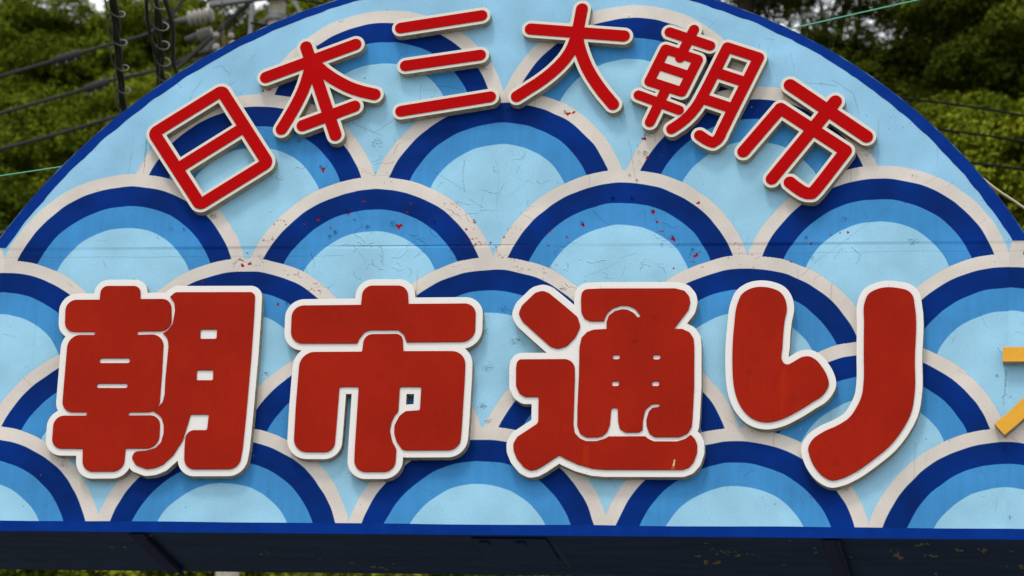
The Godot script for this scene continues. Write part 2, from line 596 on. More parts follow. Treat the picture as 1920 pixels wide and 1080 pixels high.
func paint_material() -> StandardMaterial3D:
	var cols := [Color(0.585, 0.79, 0.915), Color(0.855, 0.828, 0.80), Color(0.0, 0.17, 0.47), Color(0.265, 0.565, 0.81), Color(0.61, 0.815, 0.925)]
	var radii := [526.0, 470.5, 386.0, 294.0]
	var wob := noise(0.012, 2, 5).get_image(TX, TY)
	var mott := noise(0.006, 5, 6).get_image(TX, TY)
	var fine := noise(0.22, 3, 7).get_image(TX, TY)
	var streak_src := noise(0.05, 4, 8).get_image(TX, 64)
	for im in [wob, mott, fine, streak_src]:
		im.convert(Image.FORMAT_L8)
	var wobs := wob.get_data()
	var motts := mott.get_data()
	var fines := fine.get_data()
	var streaks := streak_src.get_data()
	paint_px.resize(TX * TY * 3)
	paint_up.resize(TX * TY)
	var step := PAINT_W / TX
	var cr: Array = []
	for c in cols:
		cr.append(PackedFloat32Array([c.r * 255.0, c.g * 255.0, c.b * 255.0]))
	var centres: Array = []
	for r in ROWS.size():
		var line: Array = []
		for k in range(ROWS[r][2], ROWS[r][3] + 1):
			line.append(Vector2(ROWS[r][1] + 1000.0 * k, ROWS[r][0]) + NUDGE.get("%d_%d" % [r, k], Vector2.ZERO))
		centres.append(line)
	for j in TY:
		var y := PAINT_TOP - (j + 0.5) * PAINT_H / TY
		var act: Array = []
		for r in ROWS.size():
			if y < ROWS[r][0] + 545.0:
				act.append(r)
		for i in TX:
			var at := j * TX + i
			var w := (wobs[at] - 128.0) * 0.022
			var x := PAINT_X + (i + 0.5) * step
			var kind := 0
			var low := 0
			var share := 0.0
			for r in act:
				var first: float = ROWS[r][1] + 1000.0 * ROWS[r][2]
				var k := int(round((x - first) / 1000.0))
				var line: Array = centres[r]
				if k < 0 or k >= line.size():
					continue
				var c: Vector2 = line[k]
				var d := sqrt((x - c.x) * (x - c.x) + (y - c.y) * (y - c.y)) + w
				if d < 527.0:
					if d > 525.0:
						continue
					if d > 470.5:
						kind = 1
						low = 2
						share = clampf((472.0 - d) * 0.5 , 0.0, 1.0)
					elif d > 386.0:
						kind = 2
						low = 3
						share = clampf((387.5 - d) * 0.5, 0.0, 1.0)
					elif d > 294.0:
						kind = 3
						low = 4
						share = clampf((295.5 - d) * 0.5, 0.0, 1.0)
					else:
						kind = 4
						low = 4
					break
			var a: PackedFloat32Array = cr[kind]
			var b: PackedFloat32Array = cr[low]
			var gain := 1.0 + (fines[at] - 128.0) * 0.0003 + (motts[at] - 128.0) * 0.0005
			if kind == 3:
				gain += (streaks[(j / 40) % 64 * TX + i] - 128.0) * 0.00022
			elif kind == 2:
				gain += (motts[at] - 128.0) * 0.001
			paint_px[3 * at] = clampi(int((a[0] + (b[0] - a[0]) * share) * gain), 0, 255)
			paint_px[3 * at + 1] = clampi(int((a[1] + (b[1] - a[1]) * share) * gain), 0, 255)
			paint_px[3 * at + 2] = clampi(int((a[2] + (b[2] - a[2]) * share) * gain), 0, 255)
			paint_up[at] = (motts[at] * 0.007 + fines[at] * 0.00025) + kind * 0.12
	wear()
	var img := Image.create_from_data(TX, TY, false, Image.FORMAT_RGB8, paint_px)
	img.generate_mipmaps()
	var up := Image.create_from_data(TX, TY, false, Image.FORMAT_RF, paint_up.to_byte_array())
	up.bump_map_to_normal_map(1.6)
	up.generate_mipmaps()
	paint_px = PackedByteArray()
	paint_up = PackedFloat32Array()
	var m := StandardMaterial3D.new()
	m.albedo_texture = ImageTexture.create_from_image(img)
	m.normal_enabled = true
	m.normal_texture = ImageTexture.create_from_image(up)
	m.normal_scale = 0.4
	m.roughness = 0.5
	m.metallic_specular = 0.15
	return m

func dab(x: float, y: float, col: Color, amount: float, lift := 0.0) -> void:   # one texel of matter at a place on the sheet
	var i := int((x - PAINT_X) / PAINT_W * TX)
	var j := int((PAINT_TOP - y) / PAINT_H * TY)
	if i < 0 or j < 0 or i >= TX or j >= TY:
		return
	var at := j * TX + i
	paint_px[3 * at] = int(lerpf(paint_px[3 * at], col.r * 255.0, amount))
	paint_px[3 * at + 1] = int(lerpf(paint_px[3 * at + 1], col.g * 255.0, amount))
	paint_px[3 * at + 2] = int(lerpf(paint_px[3 * at + 2], col.b * 255.0, amount))
	paint_up[at] += lift

func scratch(rng: RandomNumberGenerator, from: Vector2, to: Vector2, col: Color, amount: float, wander: float, lift: float) -> void:
	var n := int(from.distance_to(to) / 1.4) + 1
	var side := (to - from).normalized().orthogonal()
	var off := 0.0
	for k in n + 1:
		off = clampf(off + rng.randf_range(-wander, wander), -6.0, 6.0)
		if rng.randf() < 0.12:
			continue
		var p := from.lerp(to, k / float(n)) + side * off
		var a := amount * rng.randf_range(0.5, 1.0)
		dab(p.x, p.y, col, a, lift)
		if rng.randf() < 0.3:
			dab(p.x + 2.0, p.y, col, a * 0.6, lift * 0.6)

func wear() -> void:
	var rng := RandomNumberGenerator.new()
	rng.seed = 77
	var primer := Color(0.62, 0.02, 0.06)
	var dark := Color(0.13, 0.17, 0.21)
	for h in HAIRS:
		var soft_ := rng.randf_range(0.08, 0.28)
		var q := pts(h)
		for i in q.size() - 1:
			scratch(rng, q[i], q[i + 1], dark, soft_, 0.5, -0.4)
	for c in range(0, CRACKED.size(), 5):            # crazed and lifting paint
		for k in int(CRACKED[c + 4] * 0.55):
			var p := Vector2(CRACKED[c] + rng.randf_range(-1, 1) * CRACKED[c + 2], CRACKED[c + 1] + rng.randf_range(-1, 1) * CRACKED[c + 3])
			var d := Vector2.from_angle(rng.randf() * TAU)
			for s in rng.randi_range(2, 4):
				var e := p + d * rng.randf_range(8, 26)
				scratch(rng, p, e, Color(0.26, 0.40, 0.50), rng.randf_range(0.02, 0.12), 0.8, 1.7)
				p = e
				d = d.rotated(rng.randf_range(-1.3, 1.3))
	for k in 170:                                    # fine hairlines everywhere
		var p := Vector2(rng.randf_range(-500, 3500), rng.randf_range(-1100, 1000))
		var d := Vector2.from_angle(rng.randf() * TAU) * rng.randf_range(15, 70)
		scratch(rng, p, p + d, dark, rng.randf_range(0.06, 0.22), 0.5, -0.2)
	for c in range(0, CLUSTERS.size(), 4):           # maroon primer in broken arcs
		var a0 := rng.randf() * TAU
		for k in int(CLUSTERS[c + 3] * 0.75):
			var a := a0 + rng.randfn() * 1.2
			var r: float = CLUSTERS[c + 2] * rng.randf_range(0.6, 1.0)
			var p := Vector2(CLUSTERS[c] + cos(a) * r, CLUSTERS[c + 1] + sin(a) * r * 0.7)
			var t := Vector2(-sin(a), cos(a) * 0.7) * rng.randf_range(2, 9)
			scratch(rng, p, p + t, Color(0.45, 0.08, 0.10), rng.randf_range(0.3, 0.8), 1.0, -0.5)
	for c in range(0, CHIPS.size(), 3):              # chips down to the red primer
		var r: float = CHIPS[c + 2] * 0.8
		var turn := rng.randf() * TAU
		var lobes := [rng.randf_range(0.2, 0.5), rng.randf_range(0.15, 0.4)]
		for v in range(-int(r * 1.3), int(r * 1.3) + 1):
			for u in range(-int(r * 1.3), int(r * 1.3) + 1):
				var a := atan2(v, u) + turn
				var edge: float = r * (0.62 + lobes[0] * sin(2.0 * a) * 0.55 + lobes[1] * sin(3.0 * a + turn * 2.0) * 0.7 + 0.1 * sin(7.0 * a))
				if Vector2(u, v).length() < edge:
					dab(CHIPS[c] + u, CHIPS[c + 1] + v, primer, 0.75, -0.35)
	for c in range(0, GRIME.size(), 4):              # sooty specks and fibres
		for k in int(GRIME[c + 2] * GRIME[c + 3] * 1.6):
			var p := Vector2(GRIME[c] + rng.randfn() * GRIME[c + 2] * 0.5, GRIME[c + 1] + rng.randfn() * GRIME[c + 2] * 0.42)
			var d := Vector2.from_angle(rng.randf() * TAU) * rng.randf_range(0.5, 4)
			scratch(rng, p, p + d, Color(0.15, 0.16, 0.14), rng.randf_range(0.05, 0.24), 0.6, 0.5)
	for k in 26:                                     # rain streaks of grime
		var x := rng.randf_range(-480, 3480)
		var y := rng.randf_range(-900, 900)
		if k == 0:
			x = 3490
			y = -530
		if k == 1:
			x = 40
			y = 480
		for s in 3:
			scratch(rng, Vector2(x + s * 2, y), Vector2(x + s * 2 + rng.randf_range(-4, 4), y - rng.randf_range(60, 240)), Color(0.2, 0.24, 0.27), 0.3 if k < 2 else rng.randf_range(0.04, 0.12), 0.25, 0.0)
	for k in 260:                                    # flecks
		var p := Vector2(rng.randf_range(-500, 3500), rng.randf_range(-1150, 1100))
		var col := dark if rng.randf() < 0.7 else Color(0.85, 0.87, 0.88)
		for s in rng.randi_range(1, 4):
			dab(p.x + rng.randf_range(-3, 3), p.y + rng.randf_range(-3, 3), col, rng.randf_range(0.3, 0.9))
	scratch(rng, Vector2(-500, -56), Vector2(900, -58), dark, 0.16, 0.15, -0.4)
	scratch(rng, Vector2(2300, -58), Vector2(3500, -56), dark, 0.1, 0.15, -0.4)

const SOFFIT_CHIPS := [-12, -240, 8, 42, -238, 8, 195, -68, 10, 577, -323, 8, 607, -290, 6, 917, -439, 8, 990, -501, 12, 1021, -508, 10, 1084, -448, 6, 1034, -540, 8, 798, -395, 6, 1600, -285, 10, 2369, -103, 8, 2384, -179, 6, 2394, -256, 8, 2415, -209, 8, 2424, -231, 8, 2443, -223, 8, 2472, -276, 14, 2316, -290, 12, 2336, -375, 16, 2379, -382, 18, 2434, -270, 6, 2470, -222, 6, 2508, -252, 6, 2533, -258, 6, 2548, -289, 4, 2694, -54, 6, 2776, -157, 8, 2776, -219, 8, 2835, -42, 8, 2902, -283, 8, 3083, -261, 23, 3061, -185, 6, 3086, -200, 6, 3163, -106, 8, 3182, -90, 12, 3206, -82, 8, 3187, -242, 8, 3216, -256, 16, 3316, -168, 16, 3392, -151, 8, 3413, -165, 16, 3513, -176, 8, 3538, -391, 16, 3486, -385, 6, 3209, -515, 10, 2634, -403, 6]

func soffit_material() -> StandardMaterial3D:      # navy underside with paint lost to a sandy undercoat; u along x, v along z, metres
	var w := 2048
	var h := 288
	var img := Image.create(w, h, false, Image.FORMAT_RGB8)
	var n := noise(0.02, 5, 41)
	var n2 := noise(0.006, 4, 42)
	for j in h:
		for i in w:
			var v := n.get_noise_2d(i, j * 2.0) * 0.5 + n2.get_noise_2d(i * 0.5, j * 3.0)
			img.set_pixel(i, j, Color(0.095 + v * 0.03, 0.16 + v * 0.04, 0.26 + v * 0.045))
	var rng := RandomNumberGenerator.new()
	rng.seed = 5
	for c in range(0, SOFFIT_CHIPS.size(), 3):
		var x: float = (SOFFIT_CHIPS[c] + 500.0) / 4100.0 * w
		var y: float = -SOFFIT_CHIPS[c + 1] / 560.0 * h
		var r: float = SOFFIT_CHIPS[c + 2] * 0.55
		var turn := rng.randf() * TAU
		for b in range(-int(r * 2.2), int(r * 2.2) + 1):
			for a in range(-int(r * 1.4), int(r * 1.4) + 1):
				var g := atan2(b * 0.5, a) + turn
				if Vector2(a, b * 0.5).length() < r * (0.62 + 0.3 * sin(2.0 * g) + 0.2 * sin(3.0 * g + turn) + 0.14 * sin(7.0 * g)):
					img.set_pixel(clampi(int(x) + a, 0, w - 1), clampi(int(y) + b, 0, h - 1), Color(0.45, 0.39, 0.28).darkened(rng.randf() * 0.25))
	for k in 200:
		var y := 123.0 / 560.0 * h + k * 0.91
		img.set_pixel(int((1779.0 + 500.0) / 4100.0 * w + k * 0.012 + rng.randf() * 1.4), clampi(int(y), 0, h - 1), Color(0.5, 0.45, 0.34).darkened(rng.randf() * 0.5))
	for k in 240:                                   # darker scuffs
		var p := Vector2(rng.randf() * w, rng.randf() * h)
		for s in 14:
			img.set_pixel(clampi(int(p.x + rng.randfn() * 14), 0, w - 1), clampi(int(p.y + rng.randfn() * 4), 0, h - 1), Color(0.05, 0.09, 0.16))
	img.generate_mipmaps()
	var m := StandardMaterial3D.new()
	m.albedo_texture = ImageTexture.create_from_image(img)
	m.roughness = 0.6
	m.metallic_specular = 0.15
	return m


# ---- the sheet the big red faces were cut from: weathered paint with the marks the sign carries
const RED_X := -300.0
const RED_W := 3600.0
const RED_TOP := -80.0
const RED_H := 1000.0

func red_board() -> StandardMaterial3D:
	var w := 2048
	var h := 569
	var fine := noise(0.25, 3, 51)
	var brush := noise(0.02, 4, 52)
	var broad := noise(0.004, 3, 53)
	var noise_patch := noise(0.03, 4, 57)
	var img := Image.create(w, h, false, Image.FORMAT_RGB8)
	for j in h:
		for i in w:
			var v := 1.0 + fine.get_noise_2d(i, j) * 0.05 + brush.get_noise_2d(i * 4.0, j * 1.0) * 0.02 + broad.get_noise_2d(i, j) * 0.06 + noise_patch.get_noise_2d(i, j) * 0.02
			img.set_pixel(i, j, Color(0.625 * v, 0.125 * v * v, 0.052 * v))
	var rng := RandomNumberGenerator.new()
	rng.seed = 54
	# orange runs where the paint has worn through to its first coat
	for s in [[1917.0, -841.0, -948.0, 22.0, 0.42], [2660.0, -540.0, -765.0, 14.0, 0.34], [2535.0, -560.0, -640.0, 9.0, 0.25], [330.0, -880.0, -940.0, 8.0, 0.25], [1190.0, -500.0, -620.0, 7.0, 0.12], [860.0, -700.0, -830.0, 8.0, 0.12], [2090.0, -600.0, -720.0, 6.0, 0.12]]:
		stain(img, rng, s[0], s[1], s[2], s[3], Color(0.76, 0.24, 0.04), s[4])
	for k in 40:
		var x := rng.randf_range(-250, 3250)
		var y := rng.randf_range(-950, -200)
		stain(img, rng, x, y, y - rng.randf_range(30, 160), rng.randf_range(1.5, 5), Color(0.5, 0.09, 0.04) if k % 2 else Color(0.72, 0.2, 0.08), rng.randf_range(0.06, 0.2))
	# brown blotches and dirt specks
	for b in [[2701, -657, 9], [2530, -559, 8], [2535, -600, 10], [2860, -912, 10], [2153, -331, 8], [1945, -960, 5], [2217, -963, 6], [2083, -430, 7]]:
		for k in 160:
			board_dot(img, b[0] + rng.randfn() * b[2], b[1] + rng.randfn() * b[2], Color(0.30, 0.12, 0.05), rng.randf_range(0.05, 0.3))
	for k in 240:
		board_dot(img, rng.randf_range(-250, 3250), rng.randf_range(-1050, -120), Color(0.24, 0.08, 0.05) if rng.randf() < 0.6 else Color(0.85, 0.62, 0.5), rng.randf_range(0.2, 0.75))
	# a dried cream splash low on the third character
	for k in 900:
		var t := rng.randf()
		var wide := lerpf(4.0, 20.0, t * t)
		var x := 2258.0 - 6.0 * t + rng.randf_range(-1, 1) * wide * 0.5
		var y := -902.0 - 44.0 * t
		board_dot(img, x, y, Color(0.86, 0.78, 0.62) if t < 0.55 else Color(0.66, 0.45, 0.2), (0.9 if t < 0.5 else 0.5) * rng.randf())
	img.generate_mipmaps()
	var m := StandardMaterial3D.new()
	m.albedo_texture = ImageTexture.create_from_image(img)
	m.roughness = 0.48
	m.metallic_specular = 0.15
	return m

func board_dot(img: Image, x: float, y: float, col: Color, amount: float) -> void:
	var i := int((x - RED_X) / RED_W * img.get_width())
	var j := int((RED_TOP - y) / RED_H * img.get_height())
	if i >= 0 and j >= 0 and i < img.get_width() and j < img.get_height():
		img.set_pixel(i, j, img.get_pixel(i, j).lerp(col, amount))

func stain(img: Image, rng: RandomNumberGenerator, x: float, y0: float, y1: float, wide: float, col: Color, amount: float) -> void:
	var step := 1.76
	var n := int(wide / step) + 1
	for k in n + 1:
		var run := x + (k - n / 2.0) * step
		var a := amount * rng.randf_range(0.45, 1.0)
		var end := lerpf(y0, y1, rng.randf_range(0.7, 1.0))
		var y := y0 - rng.randf() * 8.0
		while y > end:
			board_dot(img, run, y, col, a * rng.randf_range(0.75, 1.0))
			y -= step

func specked(seed_: int, base: Color, count: int) -> Texture2D:      # clean paint with flecks of dirt and hair cracks
	var size := 1024
	var img := Image.create(size, size, false, Image.FORMAT_RGB8)
	var fine := noise(0.15, 3, seed_)
	for j in size:
		for i in size:
			var v := 1.0 + fine.get_noise_2d(i, j) * 0.025
			img.set_pixel(i, j, Color(base.r * v, base.g * v, base.b * v))
	var rng := RandomNumberGenerator.new()
	rng.seed = seed_
	for k in count:
		var p := Vector2(rng.randf() * size, rng.randf() * size)
		var col := Color(0.36, 0.26, 0.17) if rng.randf() < 0.5 else Color(0.25, 0.25, 0.22)
		if k % 7 == 0:
			var d := Vector2.from_angle(rng.randf() * TAU)
			for s in rng.randi_range(6, 22):
				p += d.rotated(rng.randf_range(-0.5, 0.5))
				blend(img, p, col, rng.randf_range(0.1, 0.45))
		else:
			for s in rng.randi_range(1, 7):
				blend(img, p + Vector2(rng.randfn(), rng.randfn()) * 1.6, col, rng.randf_range(0.15, 0.7))
	img.generate_mipmaps()
	return ImageTexture.create_from_image(img)

func blend(img: Image, p: Vector2, col: Color, amount: float) -> void:
	var i := posmod(int(p.x), img.get_width())
	var j := posmod(int(p.y), img.get_height())
	img.set_pixel(i, j, img.get_pixel(i, j).lerp(col, amount))

# ---------------------------------------------------------------- setting
func hill_height(x: float, z: float) -> float:
	var d := maxf(0.0, -z - 16.0)
	return d * 0.46 + 1.4 * sin(x * 0.11 + z * 0.07) * smoothstep(0.0, 14.0, d) - 0.10

func build_setting() -> void:
	var st := SurfaceTool.new()
	st.begin(Mesh.PRIMITIVE_TRIANGLES)
	st.set_smooth_group(1)
	var nx := 60
	var nz := 60
	for j in nz:
		for i in nx:
			var q: Array = []
			for k in [[0, 0], [1, 0], [1, 1], [0, 1]]:
				var x: float = -180.0 + 360.0 * (i + k[0]) / nx
				var z: float = 60.0 - 150.0 * (j + k[1]) / nz
				q.append(Vector3(x, hill_height(x, z), z))
			for v in [q[0], q[2], q[1], q[0], q[3], q[2]]:
				st.add_vertex(v)
	st.generate_normals()
	var hill := part("hill", st.commit(), M.hill, self)
	hill.set_meta("kind", "structure")
	hill.set_meta("label", "wooded hillside rising behind the arch")
	var road := part("road", box(Vector3(5.2, 0.1, 76.0), Vector3(1.5, -0.05, 22.0), 0.002), M.asphalt, self)
	road.set_meta("kind", "structure")
	road.set_meta("label", "asphalt street running under the arch")
	var paving := part("bounce_pavement", box(Vector3(46.0, 0.1, 76.0), Vector3(1.5, -0.055, 22.0), 0.002), M.paving, self)  # unseen ground sheet, added to bounce light onto the underside
	paving.set_meta("kind", "structure")
	paving.set_meta("label", "unseen pale concrete paving, added to bounce light up under the arch")
	for s in [-1, 1]:
		var kerb := part(numbered("kerb"), box(Vector3(0.18, 0.24, 76.0), Vector3(1.5 + s * 2.69, 0.0, 22.0), 0.012), M.kerb, self)
		kerb.set_meta("kind", "structure")
		kerb.set_meta("label", "concrete kerb on the %s of the street" % ("left" if s < 0 else "right"))

# ---------------------------------------------------------------- the arch
const STROKES := {
	"day": [
		[24.5, [82, 461, 349, 640, 566, 326, 303, 150, 82, 461]],
		[24.5, [193, 304, 458, 482]],
	],
	"origin": [
		[24.6, [528, 696, 888, 833]],
		[24.6, [684, 826, 836, 441]],
		[24.6, [709, 736, 704, 707, 691, 646, 668, 585, 641, 526, 612, 470]],
		[24.6, [728, 748, 783, 700, 855, 656, 911, 632, 983, 614]],
		[24.6, [697, 484, 904, 564]],
	],
	"three": [
		[23.2, [1069, 901, 1398, 949]],
		[23.2, [1101, 736, 1403, 777]],
		[23.2, [1096, 540, 1455, 596]],
	],
	"great": [
		[24.0, [1601, 886, 1979, 848]],
		[24.0, [1804, 969, 1793, 880, 1784, 829, 1760, 768, 1713, 710, 1656, 660, 1607, 627, 1562, 596]],
		[24.0, [1793, 846, 1798, 816, 1816, 762, 1845, 698, 1895, 622, 1950, 556]],
	],
	"morning": [
		[20.5, [2161, 861, 2325, 799]],
		[20.5, [2258, 870, 2225, 796, 2208, 750]],
		[20.2, [2148, 788, 2279, 740, 2221, 604, 2090, 651, 2148, 788]],
		[18.4, [2119, 720, 2251, 672]],
		[19.5, [2049, 594, 2213, 527]],
		[20.5, [2155, 611, 2147, 592, 2100, 478]],
		[21.5, [2187, 448, 2231, 479, 2270, 522, 2301, 576, 2393, 791, 2519, 745, 2389, 444, 2375, 404, 2353, 388, 2330, 397, 2298, 420]],
		[21.5, [2348, 686, 2473, 640]],
		[21.5, [2301, 576, 2426, 530]],
	],
	"market": [
		[25.0, [2646, 626, 2950, 405]],
		[25.5, [2825, 554, 2740, 439]],
		[23.9, [2740, 439, 2588, 234]],
		[23.9, [2473, 349, 2612, 528, 2871, 347, 2765, 194, 2745, 172, 2720, 173, 2688, 194, 2658, 219]],
	],
}
const FACES := {
	"morning": {"faces": [
		[-73, -250, 2, -72, -192, 46, 90, -193, 46, 95, -248, 2, 222, -248, 42, 236, -382, 42, 96, -383, 6, 97, -398, 6, 206, -395, 51, 213, -557, 11, 216, -717, 46, 93, -718, 6, 94, -731, 6, 223, -730, 42, 230, -865, 51, 95, -866, 2, 96, -959, 46, -71, -961, 46, -79, -868, 2, -207, -867, 42, -211, -732, 42, -76, -732, 6, -77, -718, 6, -181, -718, 46, -184, -590, 11, -188, -397, 51, -76, -398, 6, -78, -385, 6, -204, -384, 42, -213, -250, 42],
		[216, -239, 2, 236, -220, 21, 519, -221, 17, 562, -221, 51, 566, -315, 17, 569, -482, 17, 569, -723, 17, 567, -861, 17, 559, -947, 59, 456, -948, 11, 339, -949, 51, 333, -862, 17, 332, -790, 42, 417, -790, 6, 419, -726, 6, 345, -727, 4, 337, -769, 17, 322, -834, 17, 290, -893, 17, 252, -931, 17, 220, -945, 17, 187, -949, 17, 143, -933, 17, 123, -903, 17, 134, -878, 17, 179, -874, 17, 216, -863, 17, 236, -840, 17, 243, -802, 17, 240, -769, 17, 228, -739, 17, 209, -723, 17, 192, -714, 2, 211, -696, 17, 227, -676, 17, 232, -645, 17, 229, -579, 17, 229, -447, 17, 224, -420, 17, 215, -404, 17, 201, -392, 2, 221, -378, 17, 237, -352, 17, 242, -300, 17, 236, -265, 17],
	], "holes": [[[-48, -495, 9, 76, -495, 9, 78, -515, 9, -46, -515, 9], [-49, -600, 8, 77, -600, 8, 78, -618, 8, -47, -618, 8]], [[353, -376, 6, 421, -376, 6, 422, -415, 6, 356, -415, 6], [354, -544, 6, 420, -545, 6, 423, -586, 6, 356, -586, 6]]]},
	"market": {"faces": [
		[994, -276, 2, 996, -196, 51, 1174, -197, 51, 1184, -273, 2, 1452, -272, 46, 1457, -429, 51, 1187, -431, 2, 1174, -400, 17, 1151, -381, 13, 1040, -381, 17, 1017, -388, 17, 998, -414, 17, 990, -435, 2, 723, -435, 51, 716, -278, 46],
		[1013, -469, 6, 1016, -397, 36, 1168, -396, 29, 1177, -467, 2, 1424, -467, 59, 1427, -579, 17, 1428, -772, 17, 1426, -867, 63, 1218, -869, 17, 1201, -866, 17, 1176, -835, 17, 1164, -801, 17, 1163, -768, 17, 1180, -730, 17, 1203, -711, 17, 1259, -707, 6, 1258, -613, 6, 1173, -613, 6, 1174, -713, 17, 1162, -726, 17, 1150, -755, 17, 1146, -789, 17, 1158, -831, 17, 1177, -864, 4, 1178, -955, 51, 1016, -956, 51, 1013, -860, 17, 1010, -613, 8, 933, -613, 8, 933, -798, 17, 932, -877, 59, 770, -877, 55, 765, -688, 17, 765, -470, 59],
	], "holes": [[], []]},
	"through": {"faces": [
		[1684, -229, 29, 1713, -221, 29, 1738, -231, 29, 1806, -287, 29, 1855, -329, 29, 1869, -368, 29, 1851, -412, 29, 1819, -448, 29, 1785, -459, 29, 1756, -450, 29, 1690, -392, 29, 1641, -348, 29, 1622, -316, 29, 1634, -282, 29],
		[1626, -536, 17, 1629, -501, 55, 1853, -500, 59, 1858, -583, 11, 1862, -761, 17, 1869, -797, 17, 1891, -819, 17, 1915, -829, 17, 1955, -829, 17, 1987, -819, 17, 2000, -810, 6, 2141, -809, 8, 2155, -820, 17, 2175, -829, 17, 2265, -829, 17, 2296, -818, 17, 2315, -802, 4, 2331, -818, 17, 2341, -840, 17, 2342, -873, 17, 2331, -910, 17, 2313, -932, 17, 2289, -941, 17, 1993, -942, 17, 1945, -938, 17, 1888, -922, 17, 1839, -900, 17, 1814, -886, 4, 1799, -896, 17, 1753, -929, 17, 1729, -943, 17, 1705, -947, 17, 1681, -935, 17, 1651, -901, 17, 1636, -868, 17, 1633, -840, 17, 1647, -813, 17, 1719, -762, 11, 1725, -752, 11, 1721, -653, 6, 1667, -653, 17, 1645, -639, 17, 1630, -609, 17],
		[1865, -266, 17, 1866, -216, 46, 1947, -213, 4, 2230, -214, 17, 2267, -224, 17, 2286, -247, 17, 2291, -271, 17, 2285, -302, 17, 2233, -378, 2, 2265, -379, 17, 2294, -393, 17, 2310, -418, 17, 2314, -452, 17, 2320, -611, 4, 2319, -734, 17, 2317, -772, 17, 2303, -797, 17, 2272, -812, 17, 2177, -812, 17, 2156, -798, 17, 2145, -771, 17, 2142, -746, 17, 2150, -711, 17, 2164, -695, 17, 2190, -692, 6, 2190, -679, 6, 2159, -682, 17, 2136, -705, 17, 2129, -746, 17, 2130, -783, 4, 2116, -794, 17, 2064, -794, 17, 2041, -780, 17, 2034, -751, 17, 2030, -697, 8, 2005, -697, 8, 2003, -763, 17, 1994, -792, 17, 1977, -809, 17, 1957, -814, 17, 1914, -814, 17, 1889, -799, 17, 1877, -768, 17, 1874, -693, 4, 1873, -568, 4, 1869, -452, 17, 1875, -414, 17, 1896, -390, 17, 1920, -381, 17, 1971, -378, 2, 1969, -351, 17, 1977, -324, 17, 2000, -305, 17, 2028, -298, 17, 2049, -300, 17, 2073, -313, 17, 2091, -333, 5, 2101, -326, 5, 2077, -296, 17, 2052, -285, 17, 2023, -283, 17, 1992, -294, 17, 1972, -312, 17, 1961, -337, 17, 1959, -347, 2, 1906, -347, 17, 1882, -336, 17, 1869, -311, 17],
	], "holes": [[], [], [[2000, -484, 8, 2028, -484, 8, 2029, -501, 8, 2001, -501, 8], [2156, -484, 8, 2185, -484, 8, 2185, -502, 8, 2157, -502, 8], [2002, -590, 8, 2030, -590, 8, 2031, -609, 8, 2003, -609, 8], [2157, -590, 8, 2185, -590, 8, 2186, -609, 8, 2158, -609, 8]]]},
	"ri": {"faces": [
		[2518, -218, 25, 2604, -216, 25, 2634, -230, 25, 2653, -254, 25, 2663, -290, 25, 2656, -352, 25, 2652, -447, 25, 2655, -511, 25, 2662, -519, 25, 2676, -522, 25, 2692, -514, 25, 2731, -492, 25, 2753, -490, 25, 2778, -502, 25, 2805, -533, 25, 2824, -566, 25, 2832, -604, 25, 2825, -623, 25, 2807, -648, 25, 2772, -672, 25, 2711, -712, 25, 2649, -743, 25, 2604, -752, 25, 2572, -748, 25, 2540, -733, 25, 2507, -699, 25, 2483, -652, 25, 2470, -600, 25, 2464, -542, 25, 2461, -447, 25, 2464, -366, 25, 2474, -275, 25, 2489, -239, 25],
		[3011, -219, 29, 3090, -218, 29, 3121, -227, 29, 3140, -246, 29, 3148, -280, 29, 3154, -509, 29, 3156, -634, 29, 3143, -717, 29, 3116, -775, 29, 3072, -838, 29, 3008, -896, 29, 2936, -949, 29, 2886, -973, 29, 2853, -979, 29, 2825, -966, 29, 2791, -931, 29, 2769, -887, 29, 2762, -853, 29, 2775, -823, 29, 2816, -790, 29, 2871, -763, 29, 2912, -734, 29, 2939, -693, 29, 2958, -644, 29, 2963, -597, 29, 2961, -484, 29, 2959, -361, 29, 2960, -271, 29, 2972, -242, 29],
	], "holes": [[], []]},
}

const STRIP := 13.0

func arc_points(c: Vector2, r: float, floor_y: float, steps: int) -> PackedVector2Array:   # from right to left over the top
	var a := asin((floor_y - c.y) / r)
	var p := PackedVector2Array()
	for i in steps + 1:
		p.append(c + Vector2.from_angle(lerpf(a, PI - a, i / float(steps))) * r)
	return p

